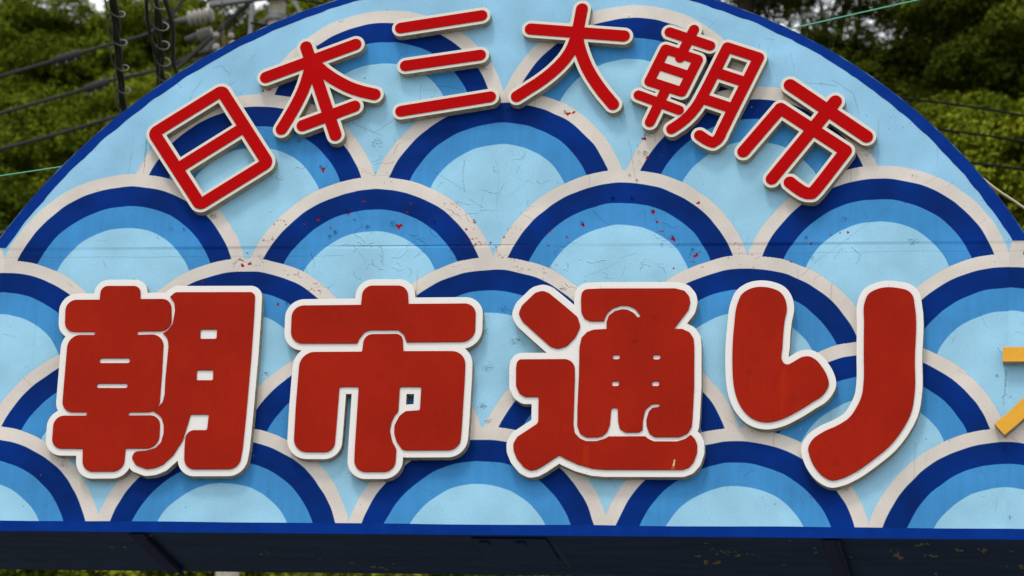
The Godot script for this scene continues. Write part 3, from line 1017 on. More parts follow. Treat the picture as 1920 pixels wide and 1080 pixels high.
func build_arch() -> void:
	var arch := thing("street_arch", "arched street sign painted with blue wave scales, carrying raised red Japanese lettering", "street sign")
	var base := Vector3(0, LIFT, 0)
	var outer := arc_points(OUT_C, OUT_R, SEAM, 96)
	part("arched_panel", sheet(outer, 0.0), M.paint, arch, base)
	part("long_panel", sheet(PackedVector2Array([Vector2(LEFT_END, FOOT), Vector2(RIGHT_END, FOOT), Vector2(RIGHT_END, SEAM - STRIP), Vector2(LEFT_END, SEAM - STRIP)]), 0.0), M.paint, arch, base)
	# the joint between the two sheets: a cover strip that age has tilted this way and that
	var st := SurfaceTool.new()
	st.begin(Mesh.PRIMITIVE_TRIANGLES)
	st.set_smooth_group(-1)
	var bends := [[-1500, 1.0], [-540, 1.2], [-250, 1.0], [200, 2.2], [480, 2.6], [640, 1.6], [760, 0.0], [980, -2.2], [1500, -2.0], [1760, 0.6], [2100, 1.2], [2300, 2.4], [2700, 2.6], [3200, 1.8], [3560, 1.2], [4520, 1.0]]
	for i in 220:
		var q: Array = []
		for e in 2:
			var x := lerpf(LEFT_END, RIGHT_END, (i + e) / 220.0)
			var b := 0.0
			for k in bends.size() - 1:
				if x >= bends[k][0] and x <= bends[k + 1][0]:
					b = lerpf(bends[k][1], bends[k + 1][1], smoothstep(0.0, 1.0, (x - bends[k][0]) / (bends[k + 1][0] - bends[k][0])))
			q.append([v3(Vector2(x, SEAM), 0.0), v3(Vector2(x, SEAM), -maxf(-b * 1.2, 0.0)), v3(Vector2(x, SEAM - STRIP), -maxf(b * 1.8, 0.0)), v3(Vector2(x, SEAM - STRIP), 0.0)])
		for k in 3:
			var a: Array = [q[0][k + 1], q[1][k + 1], q[1][k], q[0][k]]
			for v in [0, 2, 1, 0, 3, 2]:
				st.set_uv(paint_uv(Vector2(a[v].x, a[v].y) * 1000.0))
				st.add_vertex(a[v])
	st.generate_normals()
	st.generate_tangents()
	part("joint_strip", st.commit(), M.paint, arch, base)
	# dark blue border, a raised flat strip with a brushed inner edge
	var wob := noise(0.02, 3, 9)
	var inner := arc_points(IN_C, IN_R, SEAM, 220)
	for i in inner.size():
		inner[i] += (inner[i] - IN_C).normalized() * wob.get_noise_1d(i * 9.0) * 5.0
	var band := arc_points(OUT_C, OUT_R - 0.5, SEAM, 220)
	st = SurfaceTool.new()
	st.begin(Mesh.PRIMITIVE_TRIANGLES)
	for i in 220:
		quad(st, v3(band[i + 1], 0.0), v3(band[i], 0.0), v3(band[i], 1.2), v3(band[i + 1], 1.2), Vector3(0, 0, 1), Vector3(0, 0, 1))
		quad(st, v3(inner[i], 1.2), v3(band[i], 1.2), v3(band[i + 1], 1.2), v3(inner[i + 1], 1.2), Vector3(0, 0, 1), Vector3(0, 0, 1))
		quad(st, v3(inner[i + 1], 0.0), v3(inner[i], 0.0), v3(inner[i], 1.2), v3(inner[i + 1], 1.2), -v3(inner[i] - IN_C, 0).normalized(), -v3(inner[i] - IN_C, 0).normalized())
	part("arched_border", st.commit(), M.navy, arch, base)
	st = SurfaceTool.new()
	st.begin(Mesh.PRIMITIVE_TRIANGLES)
	for i in 240:
		var x0 := lerpf(LEFT_END, RIGHT_END, i / 240.0)
		var x1 := lerpf(LEFT_END, RIGHT_END, (i + 1) / 240.0)
		var y0 := -1149.0 + 3.0 * wob.get_noise_1d(x0 * 0.05)
		var y1 := -1149.0 + 3.0 * wob.get_noise_1d(x1 * 0.05)
		quad(st, v3(Vector2(x0, FOOT + 2), 1.2), v3(Vector2(x1, FOOT + 2), 1.2), v3(Vector2(x1, y1), 1.2), v3(Vector2(x0, y0), 1.2), Vector3(0, 0, 1), Vector3(0, 0, 1))
		quad(st, v3(Vector2(x0, y0), 1.2), v3(Vector2(x1, y1), 1.2), v3(Vector2(x1, y1), 0.0), v3(Vector2(x0, y0), 0.0), Vector3(0, 1, 0), Vector3(0, 1, 0))
	part("bottom_border", st.commit(), M.navy, arch, base)
	# arch edge lip, painted pale as catching light, and the lip of the foot
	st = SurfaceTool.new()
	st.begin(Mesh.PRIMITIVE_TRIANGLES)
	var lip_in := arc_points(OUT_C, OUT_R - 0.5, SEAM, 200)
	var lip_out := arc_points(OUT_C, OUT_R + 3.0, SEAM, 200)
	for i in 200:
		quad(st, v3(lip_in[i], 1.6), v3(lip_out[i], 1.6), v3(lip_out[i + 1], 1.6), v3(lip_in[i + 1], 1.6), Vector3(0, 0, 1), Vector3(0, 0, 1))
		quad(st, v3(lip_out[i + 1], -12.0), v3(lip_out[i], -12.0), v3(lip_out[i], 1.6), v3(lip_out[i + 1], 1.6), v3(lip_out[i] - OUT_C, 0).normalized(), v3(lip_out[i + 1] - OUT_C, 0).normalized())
	part("lit_lip", st.commit(), M.lit_edge, arch, base)
	# the box behind: skin over the arch, ends, back and underside
	st = SurfaceTool.new()
	st.begin(Mesh.PRIMITIVE_TRIANGLES)
	var d := -DEEP * 1000.0
	for i in 96:
		quad(st, v3(outer[i + 1], d), v3(outer[i], d), v3(outer[i], -1.0), v3(outer[i + 1], -1.0), v3(outer[i] - OUT_C, 0).normalized(), v3(outer[i + 1] - OUT_C, 0).normalized())
	for e in [[LEFT_END, outer[96].x], [outer[0].x, RIGHT_END]]:
		quad(st, v3(Vector2(e[1], SEAM), d), v3(Vector2(e[0], SEAM), d), v3(Vector2(e[0], SEAM), -1.0), v3(Vector2(e[1], SEAM), -1.0), Vector3.UP, Vector3.UP)
	part("top_skin", st.commit(), M.navy, arch, base)
	for x in [LEFT_END, RIGHT_END]:
		part("end_plate", box(Vector3(0.004, (SEAM - FOOT) * 0.001, DEEP), Vector3(x * 0.001, (SEAM + FOOT) * 0.0005, -DEEP / 2), 0.001), M.navy, arch, base)
	var back := PackedVector2Array([Vector2(LEFT_END, FOOT), Vector2(RIGHT_END, FOOT), Vector2(RIGHT_END, SEAM)])
	back.append_array(outer)
	back.append(Vector2(LEFT_END, SEAM))
	part("back_panel", sheet(back, d, false), M.navy, arch, base)
	st = SurfaceTool.new()
	st.begin(Mesh.PRIMITIVE_TRIANGLES)
	for k in [[LEFT_END, 0.0], [RIGHT_END, 0.0], [RIGHT_END, d], [LEFT_END, 0.0], [RIGHT_END, d], [LEFT_END, d]]:
		st.set_normal(Vector3.DOWN)
		st.set_uv(Vector2((k[0] + 500.0) / 4100.0, -k[1] / 560.0))
		st.add_vertex(v3(Vector2(k[0], FOOT), k[1]))
	part("underside", st.commit(), M.soffit, arch, base)
	part("foot_lip", box(Vector3((RIGHT_END - LEFT_END) * 0.001, 0.006, 0.003), Vector3((RIGHT_END + LEFT_END) * 0.0005, FOOT * 0.001 - 0.001, 0.0), 0.001), M.navy, arch, base)
	for a in [[122, 187, "plain blue angle iron under the left of the arch"], [2819, 2883, "rusty angle iron under the right of the arch"]]:
		var w: float = (a[1] - a[0]) * 0.001
		st = SurfaceTool.new()
		st.begin(Mesh.PRIMITIVE_TRIANGLES)
		add_box(st, Vector3(w, 0.006, DEEP - 0.03), Transform3D(Basis.IDENTITY, Vector3((a[0] + a[1]) * 0.0005, FOOT * 0.001 - 0.008, -DEEP / 2)), 0.001)
		add_box(st, Vector3(0.008, 0.016, DEEP - 0.03), Transform3D(Basis.IDENTITY, Vector3(a[1] * 0.001, FOOT * 0.001 - 0.0195, -DEEP / 2)), 0.001)
		st.generate_normals()
		part("angle_iron", st.commit(), M.rusty, arch, base, a[2])
	st = SurfaceTool.new()
	st.begin(Mesh.PRIMITIVE_TRIANGLES)
	add_box(st, Vector3(0.29, 0.006, 0.32), Transform3D(Basis.IDENTITY, Vector3(1.62, FOOT * 0.001 - 0.005, -0.20)), 0.001)
	for x in [1.52, 1.66]:
		add_box(st, Vector3(0.035, 0.008, 0.05), Transform3D(Basis.IDENTITY, Vector3(x, FOOT * 0.001 - 0.0125, -0.09)), 0.001)
	st.generate_normals()
	part("mounting_plate", st.commit(), M.soffit, arch, base)
	for x in [-1.38, 4.40]:
		part("post", tube([Vector3(x, -0.1, -0.275), Vector3(x, LIFT + FOOT * 0.001, -0.275)], [0.11], 20), M.navy, arch)
	build_letters(arch, base)
	build_flakes(arch, base)

func build_letters(arch: Node3D, base: Vector3) -> void:
	var says := {"day": "small red character like a barred box, leftmost of the curved row", "origin": "small red character like a tree with a crossed trunk, second of the curved row", "three": "small red character of three slanting bars", "great": "small red character of a bar over two spreading legs", "morning": "small red character dense with boxes, fifth of the curved row", "market": "small red character with a roof bar, rightmost of the curved row"}
	for key in STROKES:
		var red: Array = []
		var white: Array = []
		for s in STROKES[key]:
			var line := smooth_line(pts(s[1]))
			for p in Geometry2D.offset_polyline(line, s[0], Geometry2D.JOIN_ROUND, Geometry2D.END_ROUND):
				if not Geometry2D.is_polygon_clockwise(p):
					red.append(p)
			for p in Geometry2D.offset_polyline(line, s[0] + 12.6, Geometry2D.JOIN_ROUND, Geometry2D.END_ROUND):
				if not Geometry2D.is_polygon_clockwise(p):
					white.append(p)
		# a stroke that closes on itself is drawn as its separate sides
		red = []
		white = []
		for s in STROKES[key]:
			var line := smooth_line(pts(s[1]))
			var closed := line[0].distance_to(line[line.size() - 1]) < 2.0
			for i in (line.size() - 1 if closed else 1):
				var run := PackedVector2Array([line[i], line[i + 1]]) if closed else line
				red.append_array(Geometry2D.offset_polyline(run, s[0], Geometry2D.JOIN_ROUND, Geometry2D.END_ROUND))
				white.append_array(Geometry2D.offset_polyline(run, s[0] + 12.6, Geometry2D.JOIN_ROUND, Geometry2D.END_ROUND))
		var joined := join(white, 900.0 if key == "morning" else 60.0)
		var face := join(red)
		if key == "day":                             # its outer corners are turned wider than its strokes
			joined.outer = softened(joined.outer, 50.0)
			face.outer = softened(face.outer, 38.0)
		letter(arch, base, joined, [face], M.white_small, M.red_gloss, says[key], 40.0, 1.0, 3.2)
	says = {"morning": "large red two-part character, leftmost of the bottom row", "market": "large red character with a roof bar, second of the bottom row", "through": "large red character with a sweeping base, third of the bottom row", "ri": "large red character of two curved strokes, last of the bottom row"}
	for key in FACES:
		var white: Array = []
		var reds: Array = []
		var windows: Array = []
		for i in FACES[key].faces.size():
			var p := flowing(FACES[key].faces[i]) if key == "ri" else rounded(FACES[key].faces[i])
			if Geometry2D.is_polygon_clockwise(p):
				p.reverse()
			var holes: Array = []
			for h in FACES[key].holes[i]:
				holes.append(rounded(h))
			reds.append({"outer": [p], "holes": holes})
			for w in grown(p, 27.5):
				if Geometry2D.is_polygon_clockwise(w):
					windows.append(w)
				else:
					white.append(w)
		var joined := join(white, 400.0)
		for w in windows:
			if absf(area(w)) > 400.0:
				joined.holes.append(w)
		letter(arch, base, joined, reds, M.white_big, M.red_faded, says[key], 38.0, 1.2, 5.6)
	var yellow: Array = []
	for l in [[[3482, -482, 3960, -482], 29.0], [[3473, -777, 3520, -736, 3566, -690, 3620, -630, 3680, -562, 3760, -480], 29.0]]:
		yellow.append_array(Geometry2D.offset_polyline(smooth_line(pts(l[0])), l[1], Geometry2D.JOIN_ROUND, Geometry2D.END_BUTT))
	var shape := join(yellow)
	var mid := Vector2(3700, -600)
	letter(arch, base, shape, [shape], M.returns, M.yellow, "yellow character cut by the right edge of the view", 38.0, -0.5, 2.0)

func softened(polys: Array, by: float) -> Array:     # convex corners rounded to the radius given
	var out: Array = []
	for p in polys:
		for q in Geometry2D.offset_polygon(p, -by, Geometry2D.JOIN_MITER):
			for r in Geometry2D.offset_polygon(q, by, Geometry2D.JOIN_ROUND):
				out.append(tidy(r))
	return out

func letter(arch: Node3D, base: Vector3, white: Dictionary, reds: Array, rim: Material, face: Material, says: String, high: float, gap: float, proud: float) -> void:
	var mid := Vector2.ZERO
	for v in white.outer[0]:
		mid += v / white.outer[0].size()
	var body := part("raised_letter", plate(white, 0.0, high, 0.8, mid, false), rim, arch, base + v3(mid, 0), says)
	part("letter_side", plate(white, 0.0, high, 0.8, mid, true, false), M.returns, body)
	for r in reds:
		part("letter_face", plate(r, high + gap, high + proud, 0.8, mid), face, body)

const FLAKES := [1099, 76, 21, 988, 59, 14, 859, 37, 14, 839, 22, 12, 907, 125, 16, 1842, 69, 12, 2198, 7, 16, 2288, -45, 12, 2086, 357, 18, 2049, 369, 12, 2118, 111, 10, 2162, -22, 10, 1260, 81, 12, 1416, 82, 12, 931, 93, 8, 2022, 268, 10, 2055, 246, 10, 2725, 2, 10, 2744, -81, 14, 777, 317, 12, 1753, 539, 12, 521, -88, 10, 3145, 255, 8, 3129, 255, 8, 3508, -639, 8, 3461, -557, 10, 3517, -1109, 12, 1964, 168, 14, 2038, 168, 12, 688, -257, 12, 178, 61, 10, 234, 56, 10, 665, -112, 8, 684, -83, 8]

func build_flakes(arch: Node3D, base: Vector3) -> void:       # curls of paint standing off the sheet
	var rng := RandomNumberGenerator.new()
	rng.seed = 11
	for c in range(0, FLAKES.size(), 3):
		var size: float = FLAKES[c + 2] * 1.25
		var at := Vector2(FLAKES[c], FLAKES[c + 1])
		var turn := rng.randf_range(-1.2, 1.9)
		var st := SurfaceTool.new()
		st.begin(Mesh.PRIMITIVE_TRIANGLES)
		st.set_smooth_group(1)
		var rows: Array = []
		for i in 5:
			var t := i / 4.0
			var half := size * (0.62 - 0.5 * t) * rng.randf_range(0.75, 1.15)
			var pair: Array = []
			for s in [-1.0, 1.0]:
				var q := Vector2(s * half + rng.randf_range(-1, 1), t * size * (1.0 - 0.35 * t)).rotated(turn)
				pair.append([at + q, 0.8 + t * t * size * 0.55])
			rows.append(pair)
		for i in 4:
			for k in [[0, 0], [1, 1], [0, 1], [0, 0], [1, 0], [1, 1]]:
				var e: Array = rows[i + k[0]][k[1]]
				st.set_uv(paint_uv(e[0]))
				st.add_vertex(v3(e[0], e[1]))
		st.generate_normals()
		st.generate_tangents()
		part("paint_flake", st.commit(), M.paint, arch, base)

# ---------------------------------------------------------------- utility pole
func build_pole() -> void:
	var at := Vector3(-6.35, hill_height(-6.35, -24.0) - 0.3, -24.0)
	var pole := thing("utility_pole", "concrete utility pole with grey crossarms and white insulators, behind the left of the arch", "utility pole", at)
	part("shaft", tube([Vector3.ZERO, Vector3(0, 7.0, 0), Vector3(0, 15.6, 0)], [0.17, 0.14, 0.10], 24), M.concrete, pole)
	var g := func(x: float, y: float, z: float) -> Vector3: return Vector3(x, y, z) - at
	for y in [17.72, 17.93, 18.2]:
		part("band", tube([g.call(-6.35, y, -24.0), g.call(-6.35, y + 0.07, -24.0)], [0.132], 24), M.galvanised, pole)
	for a in [[-7.14, 18.10, -5.10, 18.37, -23.84], [-6.60, 17.98, -5.10, 18.28, -24.16], [-7.9, 18.62, -4.9, 18.8, -23.84]]:
		part("crossarm", beam(g.call(a[0], a[1], a[4]), g.call(a[2], a[3], a[4]), 0.075), M.galvanised, pole)
	for a in [[-6.59, 18.06, -6.575, 17.30, -23.76, 0.05], [-6.2, 18.3, -5.95, 17.86, -23.8, 0.045], [-6.55, 18.2, -6.18, 17.9, -24.1, 0.045]]:
		part("brace", beam(g.call(a[0], a[1], a[4]), g.call(a[2], a[3], a[4]), a[5]), M.galvanised, pole)
	for a in [[-7.44, 17.99, -24.0, -7.13, 18.045, 0.10], [-7.36, 17.86, -24.2, -7.18, 17.91, 0.075], [-7.02, 17.52, -24.1, -6.86, 17.56, 0.085]]:
		var from: Vector3 = g.call(a[0], a[1], a[2])
		var to: Vector3 = g.call(a[3], a[4], a[2])
		var ribs: Array = []
		var long := from.distance_to(to)
		ribs.append([0.001, 0.0])
		for k in 5:
			ribs.append_array([[a[5] * 0.62, long * (k + 0.05) / 5.0], [a[5], long * (k + 0.35) / 5.0], [a[5] * 0.97, long * (k + 0.6) / 5.0], [a[5] * 0.62, long * (k + 0.95) / 5.0]])
		ribs.append([0.001, long])
		var ins := part("insulator", lathe(ribs, 20), M.porcelain, pole, from)
		ins.basis = Basis(Quaternion(Vector3.UP, (to - from).normalized()))
		part("clamp", tube([from - (to - from).normalized() * 0.16, from], [0.03, 0.045], 10), M.cable_grey, pole)
	part("stay", beam(g.call(-7.52, 17.31, -23.95), g.call(-6.40, 18.46, -23.95), 0.045), M.cable, pole)
	part("stay", beam(g.call(-7.46, 17.22, -24.05), g.call(-7.0, 17.86, -24.05), 0.06), M.cable_grey, pole)

func beam(a: Vector3, b: Vector3, thick: float) -> ArrayMesh:
	var st := SurfaceTool.new()
	st.begin(Mesh.PRIMITIVE_TRIANGLES)
	var along := (b - a).normalized()
	var side := along.cross(Vector3.BACK).normalized()
	add_box(st, Vector3(a.distance_to(b), thick, thick), Transform3D(Basis(along, side, along.cross(side)), (a + b) / 2.0), thick * 0.12)
	st.generate_normals()
	return st.commit()

# ---------------------------------------------------------------- cables
func vecs(flat: Array, z: float, fall := 0.0) -> Array:
	var out: Array = []
	for i in range(0, flat.size(), 2):
		out.append(Vector3(flat[i], flat[i + 1], z + fall * i))
	return out

func cable(called: String, label: String, path: Array, radius: float, mat: Material, group := "", step := 0.12) -> Node3D:
	var o := thing(called, label, "cable", path[path.size() / 2], group)
	var moved: Array = []
	for p in path:
		moved.append(p - o.position)
	part("cable_run", tube(curve(moved, step), [radius], 8), mat, o)
	return o

func build_cables() -> void:
	var a := cable("overhead_cable", "grey overhead cable, topmost of the three on the left, with a thick sleeve", vecs([-14.5, 15.9, -10.1, 17.17, -9.71, 17.29, -9.06, 17.48, -8.38, 17.68, -7.9, 17.82, -7.67, 18.02, -7.53, 18.24, -7.3, 18.62], -24.0), 0.023, M.cable, "sleeved cables on the left")
	var b := cable("overhead_cable", "grey overhead cable, middle of the three on the left, with a thick sleeve", vecs([-14.4, 15.4, -10.04, 16.68, -9.65, 16.81, -8.69, 17.09, -8.34, 17.21, -7.72, 17.35, -7.3, 17.52, -6.5, 17.7], -24.0), 0.023, M.cable, "sleeved cables on the left")
	cable("overhead_cable", "plain grey overhead cable, lowest of the three on the left", vecs([-14.4, 14.9, -9.99, 16.24, -9.6, 16.35, -8.9, 16.54, -8.16, 16.76, -7.49, 16.93, -6.5, 17.2], -24.0), 0.023, M.cable)
	for s in [[a, -9.05, 17.48, -8.73, 17.575], [b, -8.64, 17.095, -8.34, 17.205]]:
		var host: Node3D = s[0]
		var p := Vector3(s[1], s[2], -24.0) - host.position
		var q := Vector3(s[3], s[4], -24.0) - host.position
		part("sleeve", tube([p, p.lerp(q, 0.08), p.lerp(q, 0.92), q], [0.03, 0.052, 0.056, 0.036], 14), M.cable, host)
		for k in 3:
			var c := p.lerp(q, 0.15 + 0.35 * k) + Vector3(0, -0.06, 0.01)
			part("sleeve_clip", tube([c + Vector3(0, 0.04, 0), c - Vector3(0.004, 0.03, 0)], [0.014], 8), M.cable_grey, host)
	cable("overhead_cable", "thin slate cable low on the left, just over the arch edge", vecs([-11.0, 13.0, -8.34, 13.71, -7.99, 13.79, -7.65, 13.89, -6.0, 14.3], -20.0), 0.012, M.cable_grey)
	# bundles hung in a spiral hanger, running along the street
	var runs := [[Vector3(-1.21, 8.79, -3.0), Vector3(-3.71, 11.13, -11.0), 3, 0.0125, true, "thick black cable bundle in a pale spiral hanger, leftmost of the steep cables"], [Vector3(-0.98, 8.79, -3.0), Vector3(-3.44, 11.47, -11.0), 2, 0.0115, true, "thinner black cable bundle in a pale spiral hanger, right of the thick one"], [Vector3(-1.02, 8.79, -3.0), Vector3(-3.5, 11.47, -11.0), 1, 0.0105, false, "bare black cable swaying between the two spiral hung bundles"], [Vector3(-0.93, 8.70, -3.0), Vector3(-3.31, 11.56, -11.0), 1, 0.014, false, "bare black steep cable, rightmost, beside the white insulator"]]
	for r in runs:
		var from: Vector3 = r[0]
		var to: Vector3 = r[1]
		var o := thing("cable_bundle", r[5], "cable", from.lerp(to, 0.5), "steep cables along the street")
		var along := (to - from).normalized()
		var side := along.cross(Vector3.UP).normalized()
		var up := side.cross(along)
		var long := from.distance_to(to)
		for k in r[2]:
			var line: Array = []
			for i in 90:
				var t := i / 89.0
				var ang: float = TAU * k / maxf(1.0, r[2]) + t * long * 1.4
				var off: float = r[3] * (1.05 if r[2] > 1 else 0.0)
				var sway := 0.02 * sin(t * long * 0.8 + r[3] * 900.0) if not r[4] else 0.0
				line.append(from.lerp(to, t) + side * (cos(ang) * off + sway) + up * sin(ang) * off - o.position)
			part("cable_run", tube(line, [r[3]], 8), M.cable_black, o)
		if r[4]:
			var line: Array = []
			var turns := int(long / 1.12)
			for i in turns * 36 + 1:
				var t := i / float(turns * 36)
				var ang := TAU * t * turns
				line.append(from.lerp(to, t) + side * (cos(ang) * 0.050 + 0.007) + up * (sin(ang) * 0.050 - 0.01) - o.position)
			part("spiral_hanger", tube(line, [0.0045], 6), M.spiral, o)
	cable("overhead_cable", "black overhead cable, highest of the three on the right", vecs([-4.0, 14.2, 1.41, 13.16, 1.82, 13.08, 2.34, 13.0, 2.86, 12.9, 3.22, 12.83, 8.0, 12.2], -15.0), 0.0105, M.cable_black, "three dark cables on the right")
	cable("overhead_cable", "black overhead cable, middle of the three on the right", vecs([-4.0, 13.9, 1.87, 12.85, 2.12, 12.79, 2.56, 12.72, 2.86, 12.66, 3.22, 12.59, 8.0, 11.9], -15.0), 0.0105, M.cable_black, "three dark cables on the right")
	cable("overhead_cable", "black overhead cable, lowest of the three on the right", vecs([-4.0, 13.6, 2.06, 12.55, 2.39, 12.48, 2.87, 12.41, 3.22, 12.35, 8.0, 11.7], -15.0), 0.0105, M.cable_black, "three dark cables on the right")
	cable("tie_rope", "cream rope hanging off the right shoulder of the arch", [Vector3(3.22, 6.80, -0.45), Vector3(3.27, 6.79, -0.6), Vector3(3.35, 6.72, -0.6), Vector3(3.42, 6.66, -0.6), Vector3(3.49, 6.61, -0.6), Vector3(3.53, 6.58, -0.6), Vector3(3.67, 6.49, -0.6), Vector3(4.1, 6.35, -0.5)], 0.0058, M.rope, "", 0.03)
	cable("green_wire", "thin pale green wire stretched behind the arch", vecs([-4.0, 6.5, -1.01, 6.79, -0.83, 6.81, -0.55, 6.85, 1.03, 7.07, 2.56, 7.43, 3.09, 7.55, 3.47, 7.63, 7.0, 8.6], -0.7), 0.0028, M.green_wire)
	# the thin drop wire with its string of small white insulators
	var drop := thing("drop_wire", "thin brown wire with small white insulators hanging behind the left of the arch", "cable", Vector3(-5.8, 16.5, -20.0))
	part("wire_run", tube([Vector3(-0.09, 1.6, 0), Vector3(-0.03, -0.03, 0), Vector3(0.04, -0.49, 0), Vector3(0.06, -0.9, 0)], [0.007], 8), M.brown_wire, drop)
	part("clevis", tube([Vector3(0.03, -0.48, 0), Vector3(0.055, -0.58, 0.0), Vector3(0.06, -0.70, 0)], [0.008, 0.03, 0.012], 10), M.brown_wire, drop)
	for p in [[-0.035, -0.51, 0.036], [0.13, -0.52, 0.036], [-0.02, -0.65, 0.046], [0.155, -0.62, 0.046], [0.03, -0.72, 0.05]]:
		var r: float = p[2]
		part("insulator", lathe([[0.001, -r * 0.8], [r * 0.7, -r * 0.7], [r, -r * 0.35], [r * 0.7, -r * 0.05], [r * 0.95, r * 0.3], [r * 0.6, r * 0.75], [0.001, r * 0.8]], 16), M.porcelain, drop, Vector3(p[0], p[1], 0.03))

# ---------------------------------------------------------------- trees
func leaf_clump(rng: RandomNumberGenerator, n: int, size: float) -> ArrayMesh:
	var st := SurfaceTool.new()
	st.begin(Mesh.PRIMITIVE_TRIANGLES)
	for k in n:
		var at := Vector3(rng.randfn() * 0.5, rng.randfn() * 0.38, rng.randfn() * 0.5) * size
		var dir := Vector3(rng.randf_range(-1, 1), rng.randf_range(-0.6, 0.5), rng.randf_range(-1, 1)).normalized()
		var flat := dir.cross(Vector3(rng.randfn() * 0.5, 1, rng.randfn() * 0.5)).normalized()
		var long := size * rng.randf_range(0.55, 0.85)
		var wide := long * 0.24
		var lift := flat.cross(dir) * long * 0.08
		var q := [at, at + dir * long * 0.5 + flat * wide + lift, at + dir * long - lift, at + dir * long * 0.5 - flat * wide + lift]
		var tone := rng.randf_range(0.75, 1.25)
		for i in [0, 1, 2, 0, 2, 3]:
			st.set_color(Color(tone, tone, tone))
			st.add_vertex(q[i])
	st.generate_normals()
	return st.commit()

var clumps: Array = []

# called, label, foot x z, height of the top, crown half-width and half-height, size of the billows, leaf tint
func tree(called: String, label: String, x: float, z: float, top: float, wide: float, tall: float, billow: float, tint: Color, leaf := 1.0, seed_ := 1, group := "trees on the hillside", full := 1.0) -> void:
	var rng := RandomNumberGenerator.new()
	rng.seed = seed_
	var foot := hill_height(x, z) - 0.2
	var o := thing(called, label, "tree", Vector3(x, foot, z), group)
	var mid := Vector3(0, top - tall - foot, 0)
	var lean := Vector3(rng.randf_range(-0.4, 0.4), 0, rng.randf_range(-0.4, 0.4))
	var r0 := maxf(0.10, 0.045 * wide + 0.02 * mid.y)
	part("trunk", tube(curve([Vector3.ZERO, mid * 0.45 + lean, mid + lean * 0.6, mid + Vector3(0, tall * 0.6, 0)], 0.6), [r0 * 1.25, r0, r0 * 0.9, r0 * 0.8, r0 * 0.7, r0 * 0.55, r0 * 0.45, r0 * 0.35, r0 * 0.25], 10), M.bark, o)
	var spots: Array = []
	var count := int(3.0 * full * (wide * wide + 1.6 * wide * tall) / (billow * billow))
	for k in count:
		var y := 1.0 - 1.75 * (k + 0.5) / count
		var ang := k * 2.39996 + rng.randf_range(-0.3, 0.3)
		var ring := sqrt(maxf(0.02, 1.0 - y * y))
		var far := rng.randf_range(0.74, 1.04) if k % 4 else rng.randf_range(0.35, 0.7)
		spots.append(mid + Vector3(cos(ang) * ring * wide * far, y * tall * far, sin(ang) * ring * wide * far))
	for k in range(0, spots.size(), maxi(1, spots.size() / 9)):
		var s: Vector3 = spots[k]
		var start := mid * rng.randf_range(0.7, 1.0) + lean * 0.6
		part("limb", tube(curve([start, start.lerp(s, 0.5) + Vector3(0, -0.15 * tall, 0), s], 0.7), [r0 * 0.45, r0 * 0.3, r0 * 0.2, r0 * 0.1], 7), M.bark, o)
	var where: Array = []
	var tints: Array = []
	for s in spots:
		var r := billow * rng.randf_range(0.72, 1.3)
		var n := int(230.0 * r * r * full / (leaf * leaf)) + 30
		var local := tint * rng.randf_range(0.68, 1.3)
		local = local.lerp(Color(local.g * 1.05, local.g, local.b * 0.7), rng.randf() * 0.35)
		for i in n:
			var d := Vector3(rng.randfn(), absf(rng.randfn()) * 0.95 - 0.22, rng.randfn()).normalized()
			var deep := rng.randf_range(0.80, 1.08) if i % 5 else rng.randf_range(0.2, 0.8)
			var p: Vector3 = s + Vector3(d.x, d.y * 0.78, d.z) * r * deep
			var yaw := Basis(Vector3.UP, rng.randf() * TAU)
			var tilt := Basis(Quaternion(Vector3.UP, (d + Vector3.UP * 0.9).normalized()))
			where.append(Transform3D((tilt * yaw).scaled(Vector3.ONE * leaf * rng.randf_range(0.75, 1.3)), p))
			var c := local * rng.randf_range(0.8, 1.25)
			tints.append(Color(c.r, c.g, c.b))
	leaf_total += where.size()
	for half in 1:
		var mm := MultiMesh.new()
		mm.transform_format = MultiMesh.TRANSFORM_3D
		mm.use_colors = true
		mm.mesh = clumps[seed_ % clumps.size()]
		mm.instance_count = where.size()
		for i in where.size():
			mm.set_instance_transform(i, where[i])
			mm.set_instance_color(i, tints[i])
		var crown := MultiMeshInstance3D.new()
		crown.name = "crown"
		crown.multimesh = mm
		crown.material_override = M.leaf
		crown.set_meta("kind", "stuff")
		o.add_child(crown, true)

var leaf_total := 0

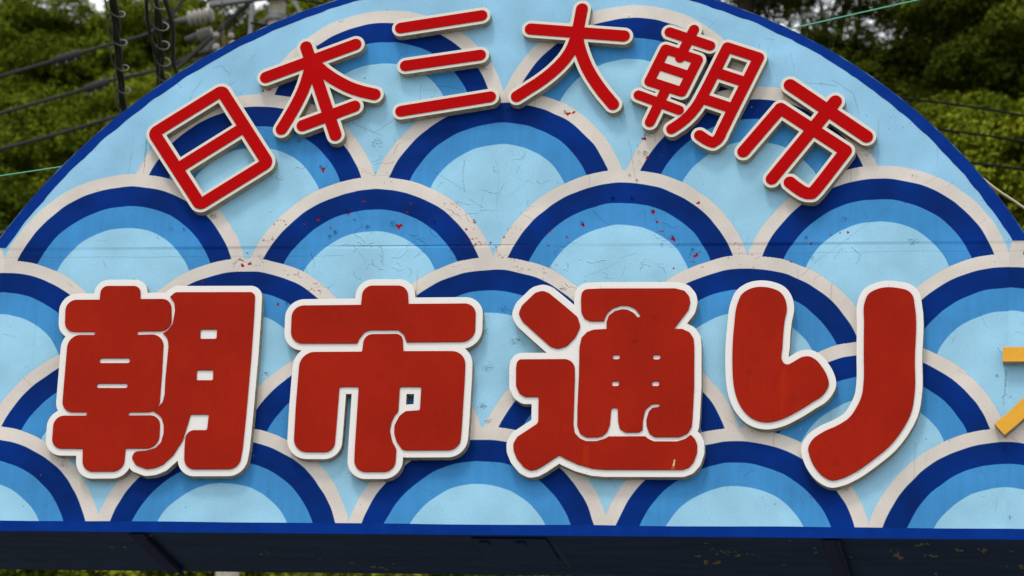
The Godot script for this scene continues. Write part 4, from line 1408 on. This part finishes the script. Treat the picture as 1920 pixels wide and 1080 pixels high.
func build_trees() -> void:
	var rng := RandomNumberGenerator.new()
	rng.seed = 3
	for k in 3:
		clumps.append(leaf_clump(rng, 9, 0.20))
	var olive := Color(0.142, 0.195, 0.016)
	var deep := Color(0.078, 0.108, 0.012)
	var fresh := Color(0.185, 0.225, 0.016)
	tree("broadleaf_tree", "olive green tree on the skyline at the far left", -22.5, -60.0, 34.1, 3.4, 3.4, 0.95, olive, 0.62, 2)
	tree("broadleaf_tree", "olive green tree on the skyline behind the steep cables", -18.9, -60.0, 34.3, 3.2, 3.4, 1.0, olive, 0.62, 3)
	tree("broadleaf_tree", "tree on the skyline behind the utility pole", -14.6, -61.0, 34.7, 3.2, 3.4, 1.0, olive, 0.62, 4)
	tree("broadleaf_tree", "lower tree at the left edge, behind the lowest sleeved cable", -20.2, -51.0, 27.6, 3.0, 3.2, 0.9, olive * 0.9, 0.62, 5)
	tree("broadleaf_tree", "lower tree behind the left shoulder of the arch", -16.0, -51.0, 27.8, 3.0, 3.2, 0.9, olive * 0.9, 0.62, 6)
	tree("broadleaf_tree", "dark tree low beside the left foot of the arch", -18.0, -45.0, 23.4, 2.6, 3.0, 0.7, deep, 0.62, 7)
	for k in 6:
		tree("broadleaf_tree", ["bright bush seen under the far left of the arch", "bright bush seen under the left of the arch", "yellow green bush seen under the large left letters", "yellow green bush seen under the middle of the arch", "bush seen under the right of the arch", "bush seen under the far right of the arch"][k], -17.0 + 4.1 * k, -44.0, 17.9 + 0.4 * sin(k * 2.3), 2.5, 2.2, 0.7, fresh if k < 4 else olive, 0.8, 20 + k, "bushes seen under the arch")
	tree("broadleaf_tree", "tall dark tree over the right shoulder of the arch, sky showing through", -5.0, -56.0, 39.9, 3.9, 3.6, 0.85, olive, 0.62, 8, "trees on the hillside", 0.9)
	tree("broadleaf_tree", "thin leaved small tree with sky between its leaves, behind the right shoulder of the arch", -3.0, -58.0, 34.0, 1.9, 1.5, 0.6, deep, 0.62, 13, "trees on the hillside", 0.28)
	tree("broadleaf_tree", "dark tree under the sky gaps on the right", -2.3, -56.0, 31.2, 2.6, 3.0, 0.7, deep, 0.62, 9)
	tree("broadleaf_tree", "tall dark green tree at the far right", 1.7, -55.0, 35.4, 3.2, 3.9, 0.75, deep * 1.15, 0.62, 10)
	tree("broadleaf_tree", "mid green tree behind the three dark cables on the right", 0.3, -48.0, 26.6, 2.2, 2.6, 0.65, olive, 0.62, 11)
	tree("broadleaf_tree", "bright yellow green tree at the right edge", 2.3, -40.0, 23.1, 1.9, 2.3, 0.5, fresh, 0.9, 12)
	# the wood goes on past both edges of the view and behind the arch
	tree("broadleaf_tree", "olive green tree beyond the left edge of the view", -27.6, -60.0, 33.8, 3.2, 3.6, 1.0, olive, 0.8, 30)
	tree("broadleaf_tree", "lower olive tree beyond the left edge of the view", -25.0, -51.0, 27.2, 2.8, 3.2, 0.9, olive * 0.9, 0.8, 31)
	tree("broadleaf_tree", "olive green tree hidden behind the crown of the arch", -9.6, -60.0, 34.0, 3.0, 3.6, 1.0, olive, 0.8, 32)
	tree("broadleaf_tree", "dark green tree beyond the right edge of the view", 7.2, -55.0, 35.0, 3.2, 4.0, 0.9, deep * 1.15, 0.8, 33)
	tree("broadleaf_tree", "mid green tree beyond the right edge of the view", 5.6, -47.0, 26.8, 2.4, 3.0, 0.8, olive, 0.8, 34)
